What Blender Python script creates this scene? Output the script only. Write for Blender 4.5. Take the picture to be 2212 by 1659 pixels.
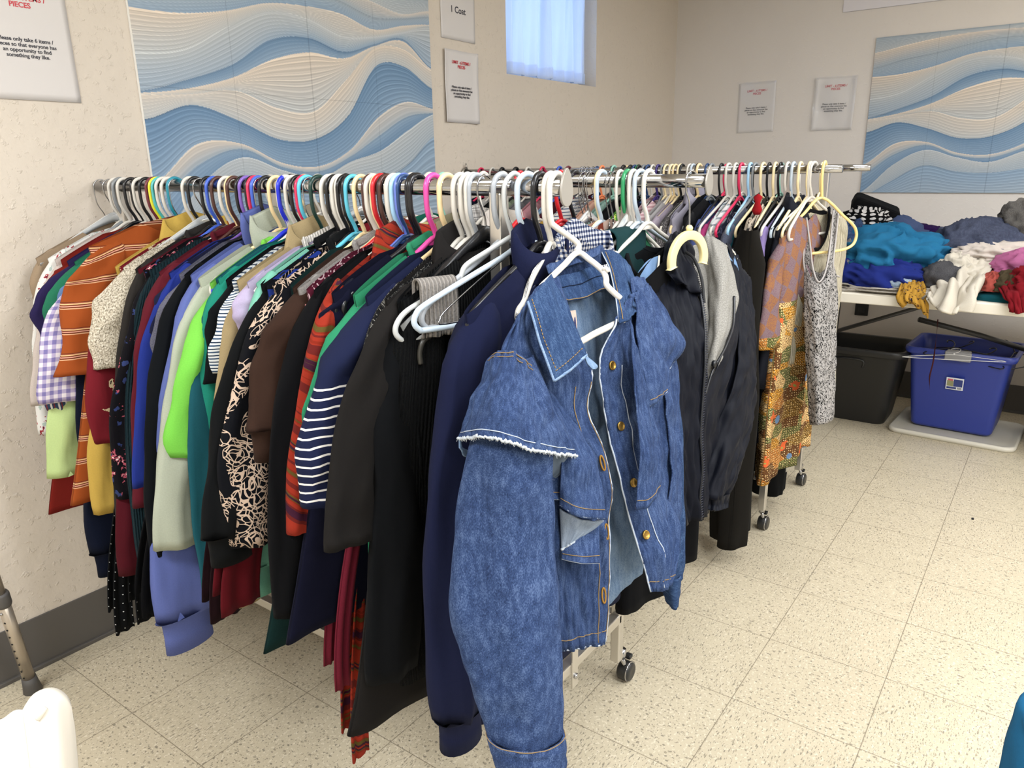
import bpy, bmesh, math, random
import numpy as np
from mathutils import Vector, Matrix, noise
R = math.radians
S = bpy.context.scene
C = S.collection
for o in list(bpy.data.objects): bpy.data.objects.remove(o)

# ------------------------------------------------------------------ camera, light, exposure
YAW, PITCH, ROLL, FPX, CAMH = 0.631919, 0.279897, -0.0169994, 1618.92, 1.31
_f = Vector((math.cos(PITCH)*math.cos(YAW), math.cos(PITCH)*math.sin(YAW), -math.sin(PITCH)))
_r0 = Vector((math.sin(YAW), -math.cos(YAW), 0)); _u0 = _r0.cross(_f)
_r = _r0*math.cos(ROLL) + _u0*math.sin(ROLL); _u = -_r0*math.sin(ROLL) + _u0*math.cos(ROLL)
cam = bpy.data.cameras.new('camera'); co = bpy.data.objects.new('camera', cam); C.objects.link(co)
cam.sensor_width = 36; cam.lens = FPX/2212*36; cam.clip_start = 0.02
co.matrix_world = Matrix(((_r.x,_u.x,-_f.x,0),(_r.y,_u.y,-_f.y,0),(_r.z,_u.z,-_f.z,CAMH),(0,0,0,1)))
S.camera = co
EYE = Vector((0,0,CAMH))
def U(x, y, d):            # photo measurement -> world point at forward distance d (metres)
    return EYE + (_f + _r*((x-1106)/FPX) - _u*((y-829.5)/FPX))*d
S.view_settings.view_transform = 'Standard'; S.view_settings.look = 'None'
S.view_settings.gamma = 1; S.view_settings.exposure = 0.07
w = bpy.data.worlds.new('world'); S.world = w; w.use_nodes = True
w.node_tree.nodes['Background'].inputs[0].default_value = (0.45,0.62,1.0,1)
w.node_tree.nodes['Background'].inputs[1].default_value = 1.5
def area(name, loc, rot, sx, sy, power, col):
    l = bpy.data.lights.new(name, 'AREA'); l.shape='RECTANGLE'; l.size=sx; l.size_y=sy; l.energy=power; l.color=col
    o = bpy.data.objects.new(name, l); C.objects.link(o); o.location=loc; o.rotation_euler=rot; return o
WARM = (0.91,0.95,1.0)
LAMPS = [(-0.75,1.0,60),(0.95,-0.35,36),(2.85,0.1,15),(-0.75,-1.9,50),(0.95,-1.9,50),(2.85,-1.9,64)]  # first entry is an added fill lamp for the left wall and floor
for x,y,p in LAMPS: area('ceiling_light_glow', (x,y,2.36), (0,0,0), 0.55, 1.15, p, WARM)
area('window_daylight', (3.30,2.47,2.0), (R(-90),0,0), 0.78, 0.66, 5.0, (0.50,0.70,1.0))

# ------------------------------------------------------------------ helpers
def s2l(c): return c/12.92 if c <= .04045 else ((c+.055)/1.055)**2.4
def hexc(h): return tuple(s2l(int(h[i:i+2],16)/255) for i in (0,2,4)) + (1,)
def link(o, parent=None):
    C.objects.link(o)
    if parent is not None: o.parent = parent
    return o
def mesh_obj(name, vs, fs, mat, parent=None, uvs=None, smooth=True):
    me = bpy.data.meshes.new(name)
    me.from_pydata([tuple(v) for v in vs], [], fs); me.update()
    if uvs is not None:
        ul = me.uv_layers.new(name='UVMap')
        idx = np.empty(len(me.loops), dtype=np.int64); me.loops.foreach_get('vertex_index', idx)
        ul.data.foreach_set('uv', np.asarray(uvs, dtype=np.float64)[idx].ravel())
    if smooth: me.polygons.foreach_set('use_smooth', [True]*len(me.polygons))
    if mat: me.materials.append(mat)
    return link(bpy.data.objects.new(name, me), parent)
def thing(name, label, cat, loc=(0,0,0), rz=0, group=None, empty=True):
    o = bpy.data.objects.new(name, None); C.objects.link(o); o.empty_display_size=.05
    o.location = loc; o.rotation_euler = (0,0,rz); return tag(o, label, cat, group)
def tag(o, label=None, cat=None, group=None, kind=None):
    if label: o['label'] = label
    if cat: o['category'] = cat
    if group: o['group'] = group
    if kind: o['kind'] = kind
    return o
class MB:
    def __init__(s): s.v=[]; s.f=[]; s.u=[]
    def add(s, vs, fs, us=None):
        n=len(s.v); s.v += [tuple(v) for v in vs]; s.f += [tuple(i+n for i in f) for f in fs]
        s.u += [tuple(u) for u in us] if us is not None else [(v[0]+v[1], v[2]) for v in vs]; return s
    def box(s, a, b):
        x0,y0,z0=a; x1,y1,z1=b
        vs=[(x,y,z) for x in(x0,x1) for y in(y0,y1) for z in(z0,z1)]
        return s.add(vs, [(0,1,3,2),(4,6,7,5),(0,4,5,1),(2,3,7,6),(0,2,6,4),(1,5,7,3)])
    def tube(s, path, r, n=10, closed=False, cap=True):
        P=[Vector(p) for p in path]; N=len(P); rr = r if hasattr(r,'__len__') else [r]*N
        T=[]
        for i in range(N):
            a=P[(i-1)%N] if (closed or i>0) else P[i]; b=P[(i+1)%N] if (closed or i<N-1) else P[i]
            t=(b-a); T.append(t.normalized() if t.length>1e-9 else Vector((0,0,1)))
        nrm=Vector((0,1,0)) if abs(T[0].y)<.9 else Vector((1,0,0))
        vs=[]; nrm=(nrm-T[0]*nrm.dot(T[0])).normalized()
        for i in range(N):
            nrm=(nrm-T[i]*nrm.dot(T[i])); nrm = nrm.normalized() if nrm.length>1e-6 else T[i].orthogonal().normalized()
            b=T[i].cross(nrm)
            for k in range(n):
                a=2*math.pi*k/n; vs.append(P[i]+(nrm*math.cos(a)+b*math.sin(a))*rr[i])
        fs=[]
        for i in range(N if closed else N-1):
            j=(i+1)%N
            for k in range(n):
                l=(k+1)%n; fs.append((i*n+k,i*n+l,j*n+l,j*n+k))
        if cap and not closed: fs += [tuple(range(n))[::-1], tuple((N-1)*n+k for k in range(n))]
        return s.add(vs,fs)
    def lathe(s, prof, n=24, c=(0,0,0), axis='z'):
        vs=[]
        for r,z in prof:
            for k in range(n):
                a=2*math.pi*k/n; p=(r*math.cos(a),r*math.sin(a),z)
                if axis=='y': p=(p[0],p[2],p[1])
                if axis=='x': p=(p[2],p[0],p[1])
                vs.append((p[0]+c[0],p[1]+c[1],p[2]+c[2]))
        fs=[]
        for i in range(len(prof)-1):
            for k in range(n):
                l=(k+1)%n; fs.append((i*n+k,i*n+l,(i+1)*n+l,(i+1)*n+k))
        fs += [tuple(range(n))[::-1], tuple((len(prof)-1)*n+k for k in range(n))]
        return s.add(vs,fs)
    def build(s, name, mat, parent=None, smooth=True, bevel=0):
        o=mesh_obj(name, s.v, s.f, mat, parent, s.u, smooth)
        if bevel:
            m=o.modifiers.new('bevel','BEVEL'); m.width=bevel; m.segments=2; m.limit_method='ANGLE'
        return o
def smooth_path(pts, k=6, closed=False):
    P=[Vector(p) for p in pts]; n=len(P); out=[]
    for i in range(n if closed else n-1):
        p0=P[(i-1)%n] if closed or i>0 else P[i]; p1=P[i]; p2=P[(i+1)%n]
        p3=P[(i+2)%n] if closed or i<n-2 else P[(i+1)%n]
        for j in range(k):
            t=j/k; out.append(.5*((2*p1)+(p2-p0)*t+(2*p0-5*p1+4*p2-p3)*t*t+(3*p1-p0-3*p2+p3)*t**3))
    if not closed: out.append(P[-1])
    return out

# ------------------------------------------------------------------ materials
MATS={}
class NT:
    def __init__(s, name):
        s.m=bpy.data.materials.new(name); s.m.use_nodes=True; s.t=s.m.node_tree; s.b=s.t.nodes['Principled BSDF']
    def n(s, ty, **kw):
        d=s.t.nodes.new(ty)
        for k,v in kw.items():
            if k.startswith('_'): setattr(d,k[1:],v)
        return d
    def l(s,a,b): s.t.links.new(a,b)
    def math(s, op, a, b=None, c=None):
        d=s.n('ShaderNodeMath',_operation=op)
        for i,v in enumerate((a,b,c)):
            if v is None: continue
            if isinstance(v,(int,float)): d.inputs[i].default_value=v
            else: s.l(v,d.inputs[i])
        return d.outputs[0]
    def uv(s, kind='UV', sc=(1,1,1), rot=0, loc=(0,0,0)):
        t=s.n('ShaderNodeTexCoord'); m=s.n('ShaderNodeMapping'); s.l(t.outputs[kind],m.inputs[0])
        m.inputs['Scale'].default_value=sc; m.inputs['Rotation'].default_value=(0,0,rot); m.inputs['Location'].default_value=loc
        return m.outputs[0]
    def noise(s, vec, scale, detail=3, rough=.5, out=0):
        d=s.n('ShaderNodeTexNoise'); s.l(vec,d.inputs['Vector']); d.inputs['Scale'].default_value=scale
        d.inputs['Detail'].default_value=detail; d.inputs['Roughness'].default_value=rough; return d.outputs[out]
    def vor(s, vec, scale, feature='F1', out='Distance', rnd=1):
        d=s.n('ShaderNodeTexVoronoi',_feature=feature); s.l(vec,d.inputs['Vector']); d.inputs['Scale'].default_value=scale
        d.inputs['Randomness'].default_value=rnd; return d.outputs[out]
    def ramp(s, fac, stops, interp='LINEAR'):
        d=s.n('ShaderNodeValToRGB'); s.l(fac,d.inputs[0]); cr=d.color_ramp; cr.interpolation=interp
        while len(cr.elements)>1: cr.elements.remove(cr.elements[0])
        for i,(p,c) in enumerate(stops):
            e=cr.elements[0] if i==0 else cr.elements.new(p)
            e.position=p; e.color=hexc(c) if isinstance(c,str) else (c,c,c,1)
        return d.outputs[0]
    def mix(s, fac, a, b, mode='MIX'):
        d=s.n('ShaderNodeMix',_data_type='RGBA',_blend_type=mode)
        for sock,v in ((d.inputs[0],fac),(d.inputs[6],a),(d.inputs[7],b)):
            if isinstance(v,str): sock.default_value=hexc(v)
            elif isinstance(v,(int,float)): sock.default_value=v
            else: s.l(v,sock)
        return d.outputs[2]
    def bump(s, h, strength=.3, dist=.001, prev=None):
        d=s.n('ShaderNodeBump'); s.l(h,d.inputs['Height']); d.inputs['Strength'].default_value=strength; d.inputs['Distance'].default_value=dist
        if prev is not None: s.l(prev,d.inputs['Normal'])
        return d.outputs[0]
    def sep(s, vec):
        d=s.n('ShaderNodeSeparateXYZ'); s.l(vec,d.inputs[0]); return d.outputs
    def fin(s, col=None, rough=.85, nrm=None, metal=0, **kw):
        if isinstance(col,str): s.b.inputs['Base Color'].default_value=hexc(col)
        elif col is not None: s.l(col,s.b.inputs['Base Color'])
        if isinstance(rough,(int,float)): s.b.inputs['Roughness'].default_value=rough
        else: s.l(rough,s.b.inputs['Roughness'])
        s.b.inputs['Metallic'].default_value=metal
        if nrm is not None: s.l(nrm,s.b.inputs['Normal'])
        for k,v in kw.items(): s.b.inputs[k.replace('_',' ')].default_value=v
        return s.m
def plain(col, rough=.35, metal=0, name=None, **kw):
    k=('plain',col,rough,metal,str(kw))
    if k not in MATS: MATS[k]=NT(name or 'plain_'+col).fin(col,rough,metal=metal,**kw)
    return MATS[k]
def weave(t, vec, sc=1.0, strength=.35, wrinkle=True):
    x=t.n('ShaderNodeTexWave',_wave_type='BANDS',_bands_direction='X'); t.l(vec,x.inputs['Vector']); x.inputs['Scale'].default_value=420*sc
    h=t.noise(vec,700*sc,2)
    h=t.math('ADD',h,t.math('MULTIPLY',x.outputs['Fac'],.35))
    b=t.bump(h,strength,.0006)
    if wrinkle:
        m=t.n('ShaderNodeMapping'); t.l(vec,m.inputs[0]); m.inputs['Scale'].default_value=(1,.35,1)
        b=t.bump(t.noise(m.outputs[0],22,2,.5),.5,.005,b)
        m2=t.n('ShaderNodeMapping'); t.l(vec,m2.inputs[0]); m2.inputs['Scale'].default_value=(1,.5,1); m2.inputs['Rotation'].default_value=(0,0,.35)
        b=t.bump(t.noise(m2.outputs[0],8,2,.5),.6,.014,b)
    return b
def dye(c, k=.52, sat=.90):
    """lower the value and chroma of a swatch colour, keeping any position suffix of a stripe"""
    h,_,rest=c.partition(':')
    if len(h)!=6 or any(ch not in '0123456789abcdef' for ch in h): return c
    v=[int(h[i:i+2],16)/255 for i in (0,2,4)]; g=.3*v[0]+.55*v[1]+.15*v[2]
    v=[max(0,min(1,(g+(q-g)*sat)*(k+.42*math.sqrt(max(g,0)))))for q in v]
    return ''.join('%02x'%round(q*255) for q in v)+(':'+rest if rest else '')
def F(kind, *cols, sc=1.0, rough=.92):
    """fabric: kind + colours, patterns laid out on the cloth in metres"""
    cols=tuple(dye(c) for c in cols)
    key=('F',kind,cols,sc,rough)
    if key in MATS: return MATS[key]
    t=NT(kind+'_fabric_'+cols[0]); uv=t.uv(); X,Y,_=t.sep(uv)
    def cyc(v,p,off=0.): return t.math('FRACT',t.math('ADD',t.math('DIVIDE',v,p),off))
    nrm=None; col=cols[0]
    fuzz=t.noise(uv,380,2)
    if kind=='solid':
        col=t.mix(t.math('MULTIPLY',fuzz,.22),cols[0],'000000'); 
        col=t.mix(t.math('MULTIPLY',t.noise(uv,60,2),.16),col,cols[0])
    elif kind=='knit':
        wv=t.n('ShaderNodeTexWave',_wave_type='BANDS',_bands_direction='X'); t.l(uv,wv.inputs['Vector']); wv.inputs['Scale'].default_value=46*sc; wv.inputs['Distortion'].default_value=1.2; wv.inputs['Detail Scale'].default_value=4
        nrm=t.bump(wv.outputs['Fac'],.9,.003,t.bump(t.noise(uv,420,2),.4,.001))
        col=t.mix(wv.outputs['Fac'],t.mix(.35,cols[0],'000000'),cols[0])
    elif kind=='tweed':
        col=t.ramp(t.noise(uv,260*sc,3,.7),[(.38,cols[1]),(.5,cols[0]),(.62,cols[2] if len(cols)>2 else cols[0])])
        nrm=t.bump(t.noise(uv,180*sc,3),.9,.003)
    elif kind=='heather':
        col=t.ramp(t.noise(uv,420*sc,3,.75),[(.4,cols[0]),(.6,cols[1])])
    elif kind=='stripe':       # cols: base, then (colour@from-to) triples as strings 'rrggbb:0.5:0.6'
        p=sc; v=cyc(Y,p); wob=t.math('ADD',v,t.math('MULTIPLY',t.math('SUBTRACT',t.noise(uv,9,2),.5),.10))
        v=t.math('FRACT',wob); st=[(0,cols[0])]
        for c in cols[1:]:
            h,a,b=c.split(':'); st += [(float(a),h),(float(b),cols[0])]
        col=t.ramp(v,st,'CONSTANT')
        if sc==.0138: col=t.mix(t.math('GREATER_THAN',Y,-.125),col,cols[0])
    elif kind=='vstripe':
        v=cyc(X,sc); st=[(0,cols[0])]
        for c in cols[1:]:
            h,a,b=c.split(':'); st += [(float(a),h),(float(b),cols[0])]
        col=t.ramp(v,st,'CONSTANT')
    elif kind=='gingham':
        a=t.math('GREATER_THAN',cyc(X,sc),.5); b=t.math('GREATER_THAN',cyc(Y,sc),.5)
        col=t.ramp(t.math('MULTIPLY',t.math('ADD',a,b),.5),[(0,cols[0]),(.25,cols[1]),(.75,cols[2])],'CONSTANT')
    elif kind=='plaid':
        a=t.ramp(cyc(X,sc),[(0,0.),(.12,1.),(.2,0.),(.5,.5),(.78,0.),(.86,.8),(.92,0.)],'CONSTANT')
        b=t.ramp(cyc(Y,sc),[(0,0.),(.12,1.),(.2,0.),(.5,.5),(.78,0.),(.86,.8),(.92,0.)],'CONSTANT')
        col=t.mix(t.math('MULTIPLY',b,.8),t.mix(t.math('MULTIPLY',a,.8),cols[0],cols[1]),cols[2] if len(cols)>2 else cols[1])
    elif kind=='floral':       # base, petals, second flower, leaf
        wob=t.mix(.06,uv,t.noise(uv,60*sc,2,.5,1),'ADD')
        d=t.vor(wob,22*sc); d2=t.vor(t.uv(loc=(3.3,1.7,0)),30*sc)
        c1=t.n('ShaderNodeTexVoronoi'); t.l(wob,c1.inputs['Vector']); c1.inputs['Scale'].default_value=90*sc
        pet=t.math('LESS_THAN',t.math('ADD',d,t.math('MULTIPLY',c1.outputs['Distance'],.28)),.42)
        ctr=t.math('LESS_THAN',d,.11)
        lf=t.math('LESS_THAN',t.math('ADD',d2,t.math('MULTIPLY',t.noise(uv,120*sc,2),.5)),.5)
        col=t.mix(lf,cols[0],cols[3 if len(cols)>3 else 2]); col=t.mix(pet,col,cols[1]); col=t.mix(ctr,col,cols[2])
    elif kind=='lace':         # base, line colour; scrolls and rosettes inside large patches
        wob=t.mix(.05,uv,t.noise(uv,14,2,.5,1),'ADD')
        d=t.vor(wob,21*sc); ring=t.math('FRACT',t.math('MULTIPLY',d,7.0))
        d2=t.vor(wob,75*sc,'DISTANCE_TO_EDGE'); ln=t.math('MAXIMUM',t.math('LESS_THAN',ring,.24),t.math('LESS_THAN',d2,.055))
        msk=t.math('GREATER_THAN',t.math('ADD',t.noise(uv,6.5,2,.4),t.math('MULTIPLY',t.math('LESS_THAN',d,.45),.1)),.50 if len(cols)<3 else .0)
        col=t.mix(t.math('MULTIPLY',ln,msk),cols[0],cols[1])
    elif kind=='bandana':
        d=t.vor(uv,26*sc,rnd=.35); r=t.math('FRACT',t.math('MULTIPLY',d,4.2)); dots=t.vor(uv,110*sc,rnd=.2)
        ln=t.math('MULTIPLY',t.math('LESS_THAN',r,.24),t.math('GREATER_THAN',t.noise(uv,60*sc,2),.47))
        dt=t.math('MULTIPLY',t.math('LESS_THAN',dots,.22),t.math('GREATER_THAN',t.noise(uv,16*sc,2),.53))
        col=t.mix(t.math('MAXIMUM',ln,dt),cols[0],cols[1])
    elif kind=='leopard':
        wob=t.mix(.03,uv,t.noise(uv,50*sc,2,.5,1),'ADD')
        d=t.vor(wob,95*sc); n=t.noise(uv,150*sc,2)
        ring=t.math('MULTIPLY',t.math('MULTIPLY',t.math('GREATER_THAN',d,.24),t.math('LESS_THAN',d,.50)),t.math('GREATER_THAN',n,.44))
        col=t.mix(ring,t.mix(t.math('LESS_THAN',d,.16),cols[0],cols[2]),cols[1])
    elif kind=='batik':
        cell=t.n('ShaderNodeTexVoronoi'); t.l(t.uv(rot=.7,sc=(1,2.2,1)),cell.inputs['Vector']); cell.inputs['Scale'].default_value=11*sc
        hue=t.sep(cell.outputs['Color'])[0]
        base=t.ramp(hue,[(0,'6a4526'),(.22,'c98f38'),(.42,'8a6a35'),(.55,'d8b27a'),(.72,'6f7446'),(.86,'b9793a')],'CONSTANT')
        wv=t.n('ShaderNodeTexWave',_wave_type='BANDS',_bands_direction='DIAGONAL'); t.l(uv,wv.inputs['Vector']); wv.inputs['Scale'].default_value=70*sc; wv.inputs['Distortion'].default_value=6; wv.inputs['Detail Scale'].default_value=2
        col=t.mix(t.math('MULTIPLY',t.math('GREATER_THAN',wv.outputs['Fac'],.62),.85),base,'3f2b1c')
        dd=t.vor(uv,120*sc,rnd=.3); col=t.mix(t.math('MULTIPLY',t.math('LESS_THAN',dd,.25),.8),col,'e8cf9a')
        fl=t.vor(t.mix(.05,uv,t.noise(uv,60,2,.5,1),'ADD'),10*sc); col=t.mix(t.math('LESS_THAN',fl,.20),col,'cf5f35'); col=t.mix(t.math('LESS_THAN',fl,.07),col,'8a9a50')
        f2=t.vor(t.uv(loc=(5,2,0)),9*sc); col=t.mix(t.math('LESS_THAN',f2,.14),col,'5f7a9a')
        # checked patchwork yoke above
        chk=t.n('ShaderNodeTexChecker'); t.l(t.uv(rot=.5),chk.inputs['Vector']); chk.inputs['Scale'].default_value=23; chk.inputs['Color1'].default_value=hexc('94683f'); chk.inputs['Color2'].default_value=hexc('7d6b6e')
        ck=t.mix(t.math('MULTIPLY',t.math('LESS_THAN',t.vor(uv,230,'DISTANCE_TO_EDGE'),.08),.7),chk.outputs[0],'6a4a5a')
        col=t.mix(t.math('GREATER_THAN',Y,-.30),col,ck)
    elif kind=='dots':
        d=t.vor(uv,1/sc,rnd=.0); col=t.mix(t.math('LESS_THAN',d,float(cols[2]) if len(cols)>2 else .1),cols[0],cols[1])
    elif kind=='speckle':
        n=t.vor(uv,520*sc); col=t.mix(t.math('LESS_THAN',n,.33),cols[0],cols[1])
    elif kind=='serape':
        v=t.math('ADD',Y,t.math('MULTIPLY',X,.5)); v=t.math('ADD',v,t.math('MULTIPLY',t.noise(uv,7,2),.03))
        n=t.n('ShaderNodeTexNoise'); cmb=t.n('ShaderNodeCombineXYZ'); t.l(v,cmb.inputs[0]); t.l(cmb.outputs[0],n.inputs['Vector']); n.inputs['Scale'].default_value=30; n.inputs['Detail'].default_value=3
        col=t.ramp(n.outputs[0],[(0,'38182a'),(.40,'5e1f1c'),(.46,'8a2c1e'),(.52,'7a2618'),(.56,'544520'),(.59,'38182a'),(.65,'832a1a')],'CONSTANT')
    elif kind=='denim':
        big=t.noise(uv,9,4,.6); wr=t.noise(t.uv(sc=(1,.25,1)),160,2,.6); fine=t.noise(t.uv(rot=.6,sc=(1,.35,1)),900,2,.7)
        n=t.math('ADD',t.math('ADD',t.math('MULTIPLY',big,.26),t.math('MULTIPLY',wr,.34)),t.math('MULTIPLY',fine,.52))
        col=t.ramp(n,[(.40,cols[0]),(.56,cols[1]),(.76,cols[2])])
        tw=t.n('ShaderNodeTexWave',_wave_type='BANDS',_bands_direction='DIAGONAL'); t.l(uv,tw.inputs['Vector']); tw.inputs['Scale'].default_value=520
        nrm=t.bump(t.noise(uv,30,3),.15,.003,t.bump(t.math('ADD',fine,t.math('MULTIPLY',tw.outputs['Fac'],.4)),.4,.0007))
    if nrm is None: nrm=weave(t,uv,1.0)
    if col is cols[0]: col=t.mix(t.math('MULTIPLY',fuzz,.2),cols[0],'000000')
    MATS[key]=t.fin(col,rough,nrm,Sheen_Weight=.012,Sheen_Roughness=.6,Specular_IOR_Level=.05 if rough>.8 else .12)
    return MATS[key]

def chrome(c='d8d8d8',r=.12): return plain('b4b4b6' if c>'d' else 'a6a6a8',max(r,.14),1)
def wall_mat(name, col, bscale, bstr):
    t=NT(name); v=t.uv('Object')
    # knock-down plaster: short raised stringy daubs over a soft roll
    a=t.noise(v,48,4,.62); b=t.vor(t.mix(.05,v,t.noise(v,22,2,.5,1),'ADD'),34,'SMOOTH_F1')
    n3=t.noise(v,120,3)
    h=t.math('ADD',t.math('MULTIPLY',t.math('MAXIMUM',t.math('SUBTRACT',a,.56),0),3.2),t.math('MULTIPLY',n3,.16))
    h=t.math('ADD',h,t.math('MULTIPLY',b,.25))
    nr=t.bump(h,bstr,.006,t.bump(t.noise(v,6,2),.25,.02))
    c=t.mix(t.math('MULTIPLY',t.noise(v,3,3),.10),col,'8d8274')
    return t.fin(c,.62,nr,Specular_IOR_Level=.35)

# ------------------------------------------------------------------ the room
XR, YL, ZC = 4.689, 2.125, 2.44
def struct(o): o['kind']='structure'; return o
def floor_mat():
    t=NT('vinyl_composition_tile'); v=t.uv('Object',loc=(-1.933,-.513,0)); X,Y,_=t.sep(v); p=.3048
    fx=t.math('DIVIDE',X,p); fy=t.math('DIVIDE',Y,p)
    ix=t.math('FLOOR',fx); iy=t.math('FLOOR',fy); par=t.math('FLOORED_MODULO',t.math('ADD',ix,iy),2)
    def chips(sx,sy,seed,thr,scale):
        m=t.n('ShaderNodeMapping'); t.l(v,m.inputs[0]); m.inputs['Scale'].default_value=(sx,sy,1); m.inputs['Location'].default_value=(seed,seed*.7,0)
        d=t.vor(t.mix(.012,m.outputs[0],t.noise(v,60,2,.5,1),'ADD'),scale); n=t.noise(m.outputs[0],scale*1.3,2)
        return t.math('MULTIPLY',t.math('LESS_THAN',d,thr),t.math('GREATER_THAN',n,.50))
    a=t.math('MAXIMUM',chips(1,3.6,3.1,.33,52),chips(1,3.0,7.7,.28,90)); b=t.math('MAXIMUM',chips(1.7,1.2,1.3,.30,56),chips(1.3,1.9,5.3,.28,95))
    chip=t.math('ADD',t.math('MULTIPLY',a,par),t.math('MULTIPLY',b,t.math('SUBTRACT',1,par)))
    base=t.mix(t.noise(v,14,4,.6),'cbbfa6','bcb097'); base=t.mix(t.math('MULTIPLY',t.math('GREATER_THAN',t.noise(v,130,3),.6),.35),base,'efe6d2')
    tone=t.ramp(t.noise(v,230,2),[(.4,'8f8473'),(.5,'57564f'),(.62,'a3947b')])
    c=t.mix(t.math('MULTIPLY',chip,.78),base,tone)
    ex=t.math('ABSOLUTE',t.math('SUBTRACT',t.math('FRACT',fx),.5)); ey=t.math('ABSOLUTE',t.math('SUBTRACT',t.math('FRACT',fy),.5))
    seam=t.math('GREATER_THAN',t.math('MAXIMUM',ex,ey),.4962)
    c=t.mix(t.math('MULTIPLY',seam,.62),c,'5d5140')
    return t.fin(c,t.math('ADD',.28,t.math('MULTIPLY',t.noise(v,7,3),.2)),t.bump(t.math('MULTIPLY',seam,-1),.5,.001,t.bump(t.noise(v,4,2),.08,.01)),Specular_IOR_Level=.4)
m=MB(); m.box((-2.6,-3.4,-.1),(XR,YL,0)); struct(m.build('floor',floor_mat(),smooth=False))
m=MB(); m.box((-2.6,-3.4,ZC),(XR,YL,ZC+.08)); struct(m.build('ceiling',plain('e8e4dc',.9),smooth=False))
WM=wall_mat('beige_plaster','d3c8ba',1,.55); WM2=wall_mat('grey_beige_plaster','dbd4cd',1,.2)
WX0,WX1,WZ0,WZ1=2.902,3.698,1.717,2.33
m=MB(); T=.14
m.box((-2.6,YL,-.1),(WX0,YL+T,ZC+.08)); m.box((WX1,YL,-.1),(XR+.12,YL+T,ZC+.08)); m.box((WX0,YL,-.1),(WX1,YL+T,WZ0)); m.box((WX0,YL,WZ1),(WX1,YL+T,ZC+.08))
struct(m.build('wall_left',WM,smooth=False))
m=MB(); m.box((XR,-3.4,-.1),(XR+.12,YL,ZC+.08)); struct(m.build('wall_right',WM2,smooth=False))
m=MB(); m.box((-2.7,-3.5,-.1),(-2.6,YL,ZC+.08)); struct(m.build('wall_back',plain('dad6cf',.8),smooth=False))
m=MB(); m.box((-2.6,-3.5,-.1),(XR,-3.4,ZC+.08)); struct(m.build('wall_near',plain('dad6cf',.8),smooth=False))
BBM=plain('57534f',.45)
m=MB(); m.box((-2.6,YL-.004,0),(XR,YL,.153)); m.box((-2.6,YL-.012,0),(XR,YL,.012)); struct(m.build('baseboard_left',BBM,smooth=False,bevel=.002))
m=MB(); m.box((XR-.004,-3.4,0),(XR,YL-.012,.153)); m.box((XR-.012,-3.4,0),(XR,YL-.012,.012)); struct(m.build('baseboard_right',BBM,smooth=False,bevel=.002))
# window: frame, pane, sill; curtain is its own thing
wn=thing('window_1',None,None,((WX0+WX1)/2,YL+.1,WZ0)); wn['kind']='structure'
m=MB(); hw=(WX1-WX0)/2; H=WZ1-WZ0
for a,b in (((-hw,-.01,0),(-hw+.035,.03,H)),((hw-.035,-.01,0),(hw,.03,H)),((-hw,-.01,0),(hw,.03,.035)),((-hw,-.01,H-.035),(hw,.03,H)),((-.012,0,0),(.012,.025,H))): m.box(a,b)
m.build('window_frame',plain('e6e8ea',.4),wn,smooth=False,bevel=.002)
m=MB(); m.box((-hw+.03,.008,.03),(hw-.03,.012,H-.03)); t=NT('window_glass'); tb=t.n('ShaderNodeBsdfTransparent'); gb=t.n('ShaderNodeBsdfGlossy'); gb.inputs['Roughness'].default_value=.03; fr=t.n('ShaderNodeFresnel'); mx=t.n('ShaderNodeMixShader')
t.l(fr.outputs[0],mx.inputs[0]); t.l(tb.outputs[0],mx.inputs[1]); t.l(gb.outputs[0],mx.inputs[2]); t.l(mx.outputs[0],t.t.nodes['Material Output'].inputs[0]); m.build('window_pane',t.m,wn,smooth=False)
def curtain():
    t=NT('sheer_curtain_fabric'); tr=t.n('ShaderNodeBsdfTranslucent'); tr.inputs[0].default_value=hexc('eaf3ff')
    df=t.n('ShaderNodeBsdfDiffuse'); df.inputs[0].default_value=hexc('eef4ff'); mx=t.n('ShaderNodeMixShader'); mx.inputs[0].default_value=.62
    t.l(df.outputs[0],mx.inputs[1]); t.l(tr.outputs[0],mx.inputs[2]); t.l(mx.outputs[0],t.t.nodes['Material Output'].inputs[0])
    vs=[];us=[];fs=[];nu,nv=200,40; w0,w1=WX0+.01,WX1-.045
    for j in range(nv+1):
        v=j/nv
        for i in range(nu+1):
            u=i/nu; x=w0+(w1-w0)*u
            fold=.016*math.sin(u*46+1.5*math.sin(u*7))*(.55+.45*v)+.006*math.sin(u*95+v*3)
            x+= (1-v)*.02*math.sin(u*20)
            z=2.30-(2.30-(1.728-.003*math.sin(u*31)))*v
            vs.append((x,YL+.045+fold,z)); us.append((u*.8,v*.6))
    for j in range(nv):
        for i in range(nu): a=j*(nu+1)+i; fs.append((a,a+1,a+nu+2,a+nu+1))
    root=thing('window_curtain','white gathered sheer curtain glowing with daylight in the high window','curtain',(3.28,YL+.045,1.74))
    o=mesh_obj('curtain_panel',[(x-3.28,y-YL-.045,z-1.74) for x,y,z in vs],fs,t.m,root,us); sd=o.modifiers.new('s','SOLIDIFY'); sd.thickness=.0012
    # stitched hem band along the bottom
    hv=[];hf=[]
    for k,(dz) in enumerate((.0,.052)):
        for i in range(nu+1):
            b=vs[nv*(nu+1)+i]; hv.append((b[0]-3.28,b[1]-YL-.045-.0035,b[2]-1.74+dz))
    for i in range(nu): hf.append((i,i+1,nu+1+i+1,nu+1+i))
    mesh_obj('curtain_hem',hv,hf,t.m,root)
    m=MB(); m.tube([(WX0-3.28,0,.57),(WX1-3.28,0,.57)],.006); m.build('curtain_rod',plain('f0f0f0',.3),root)
curtain()
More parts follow.
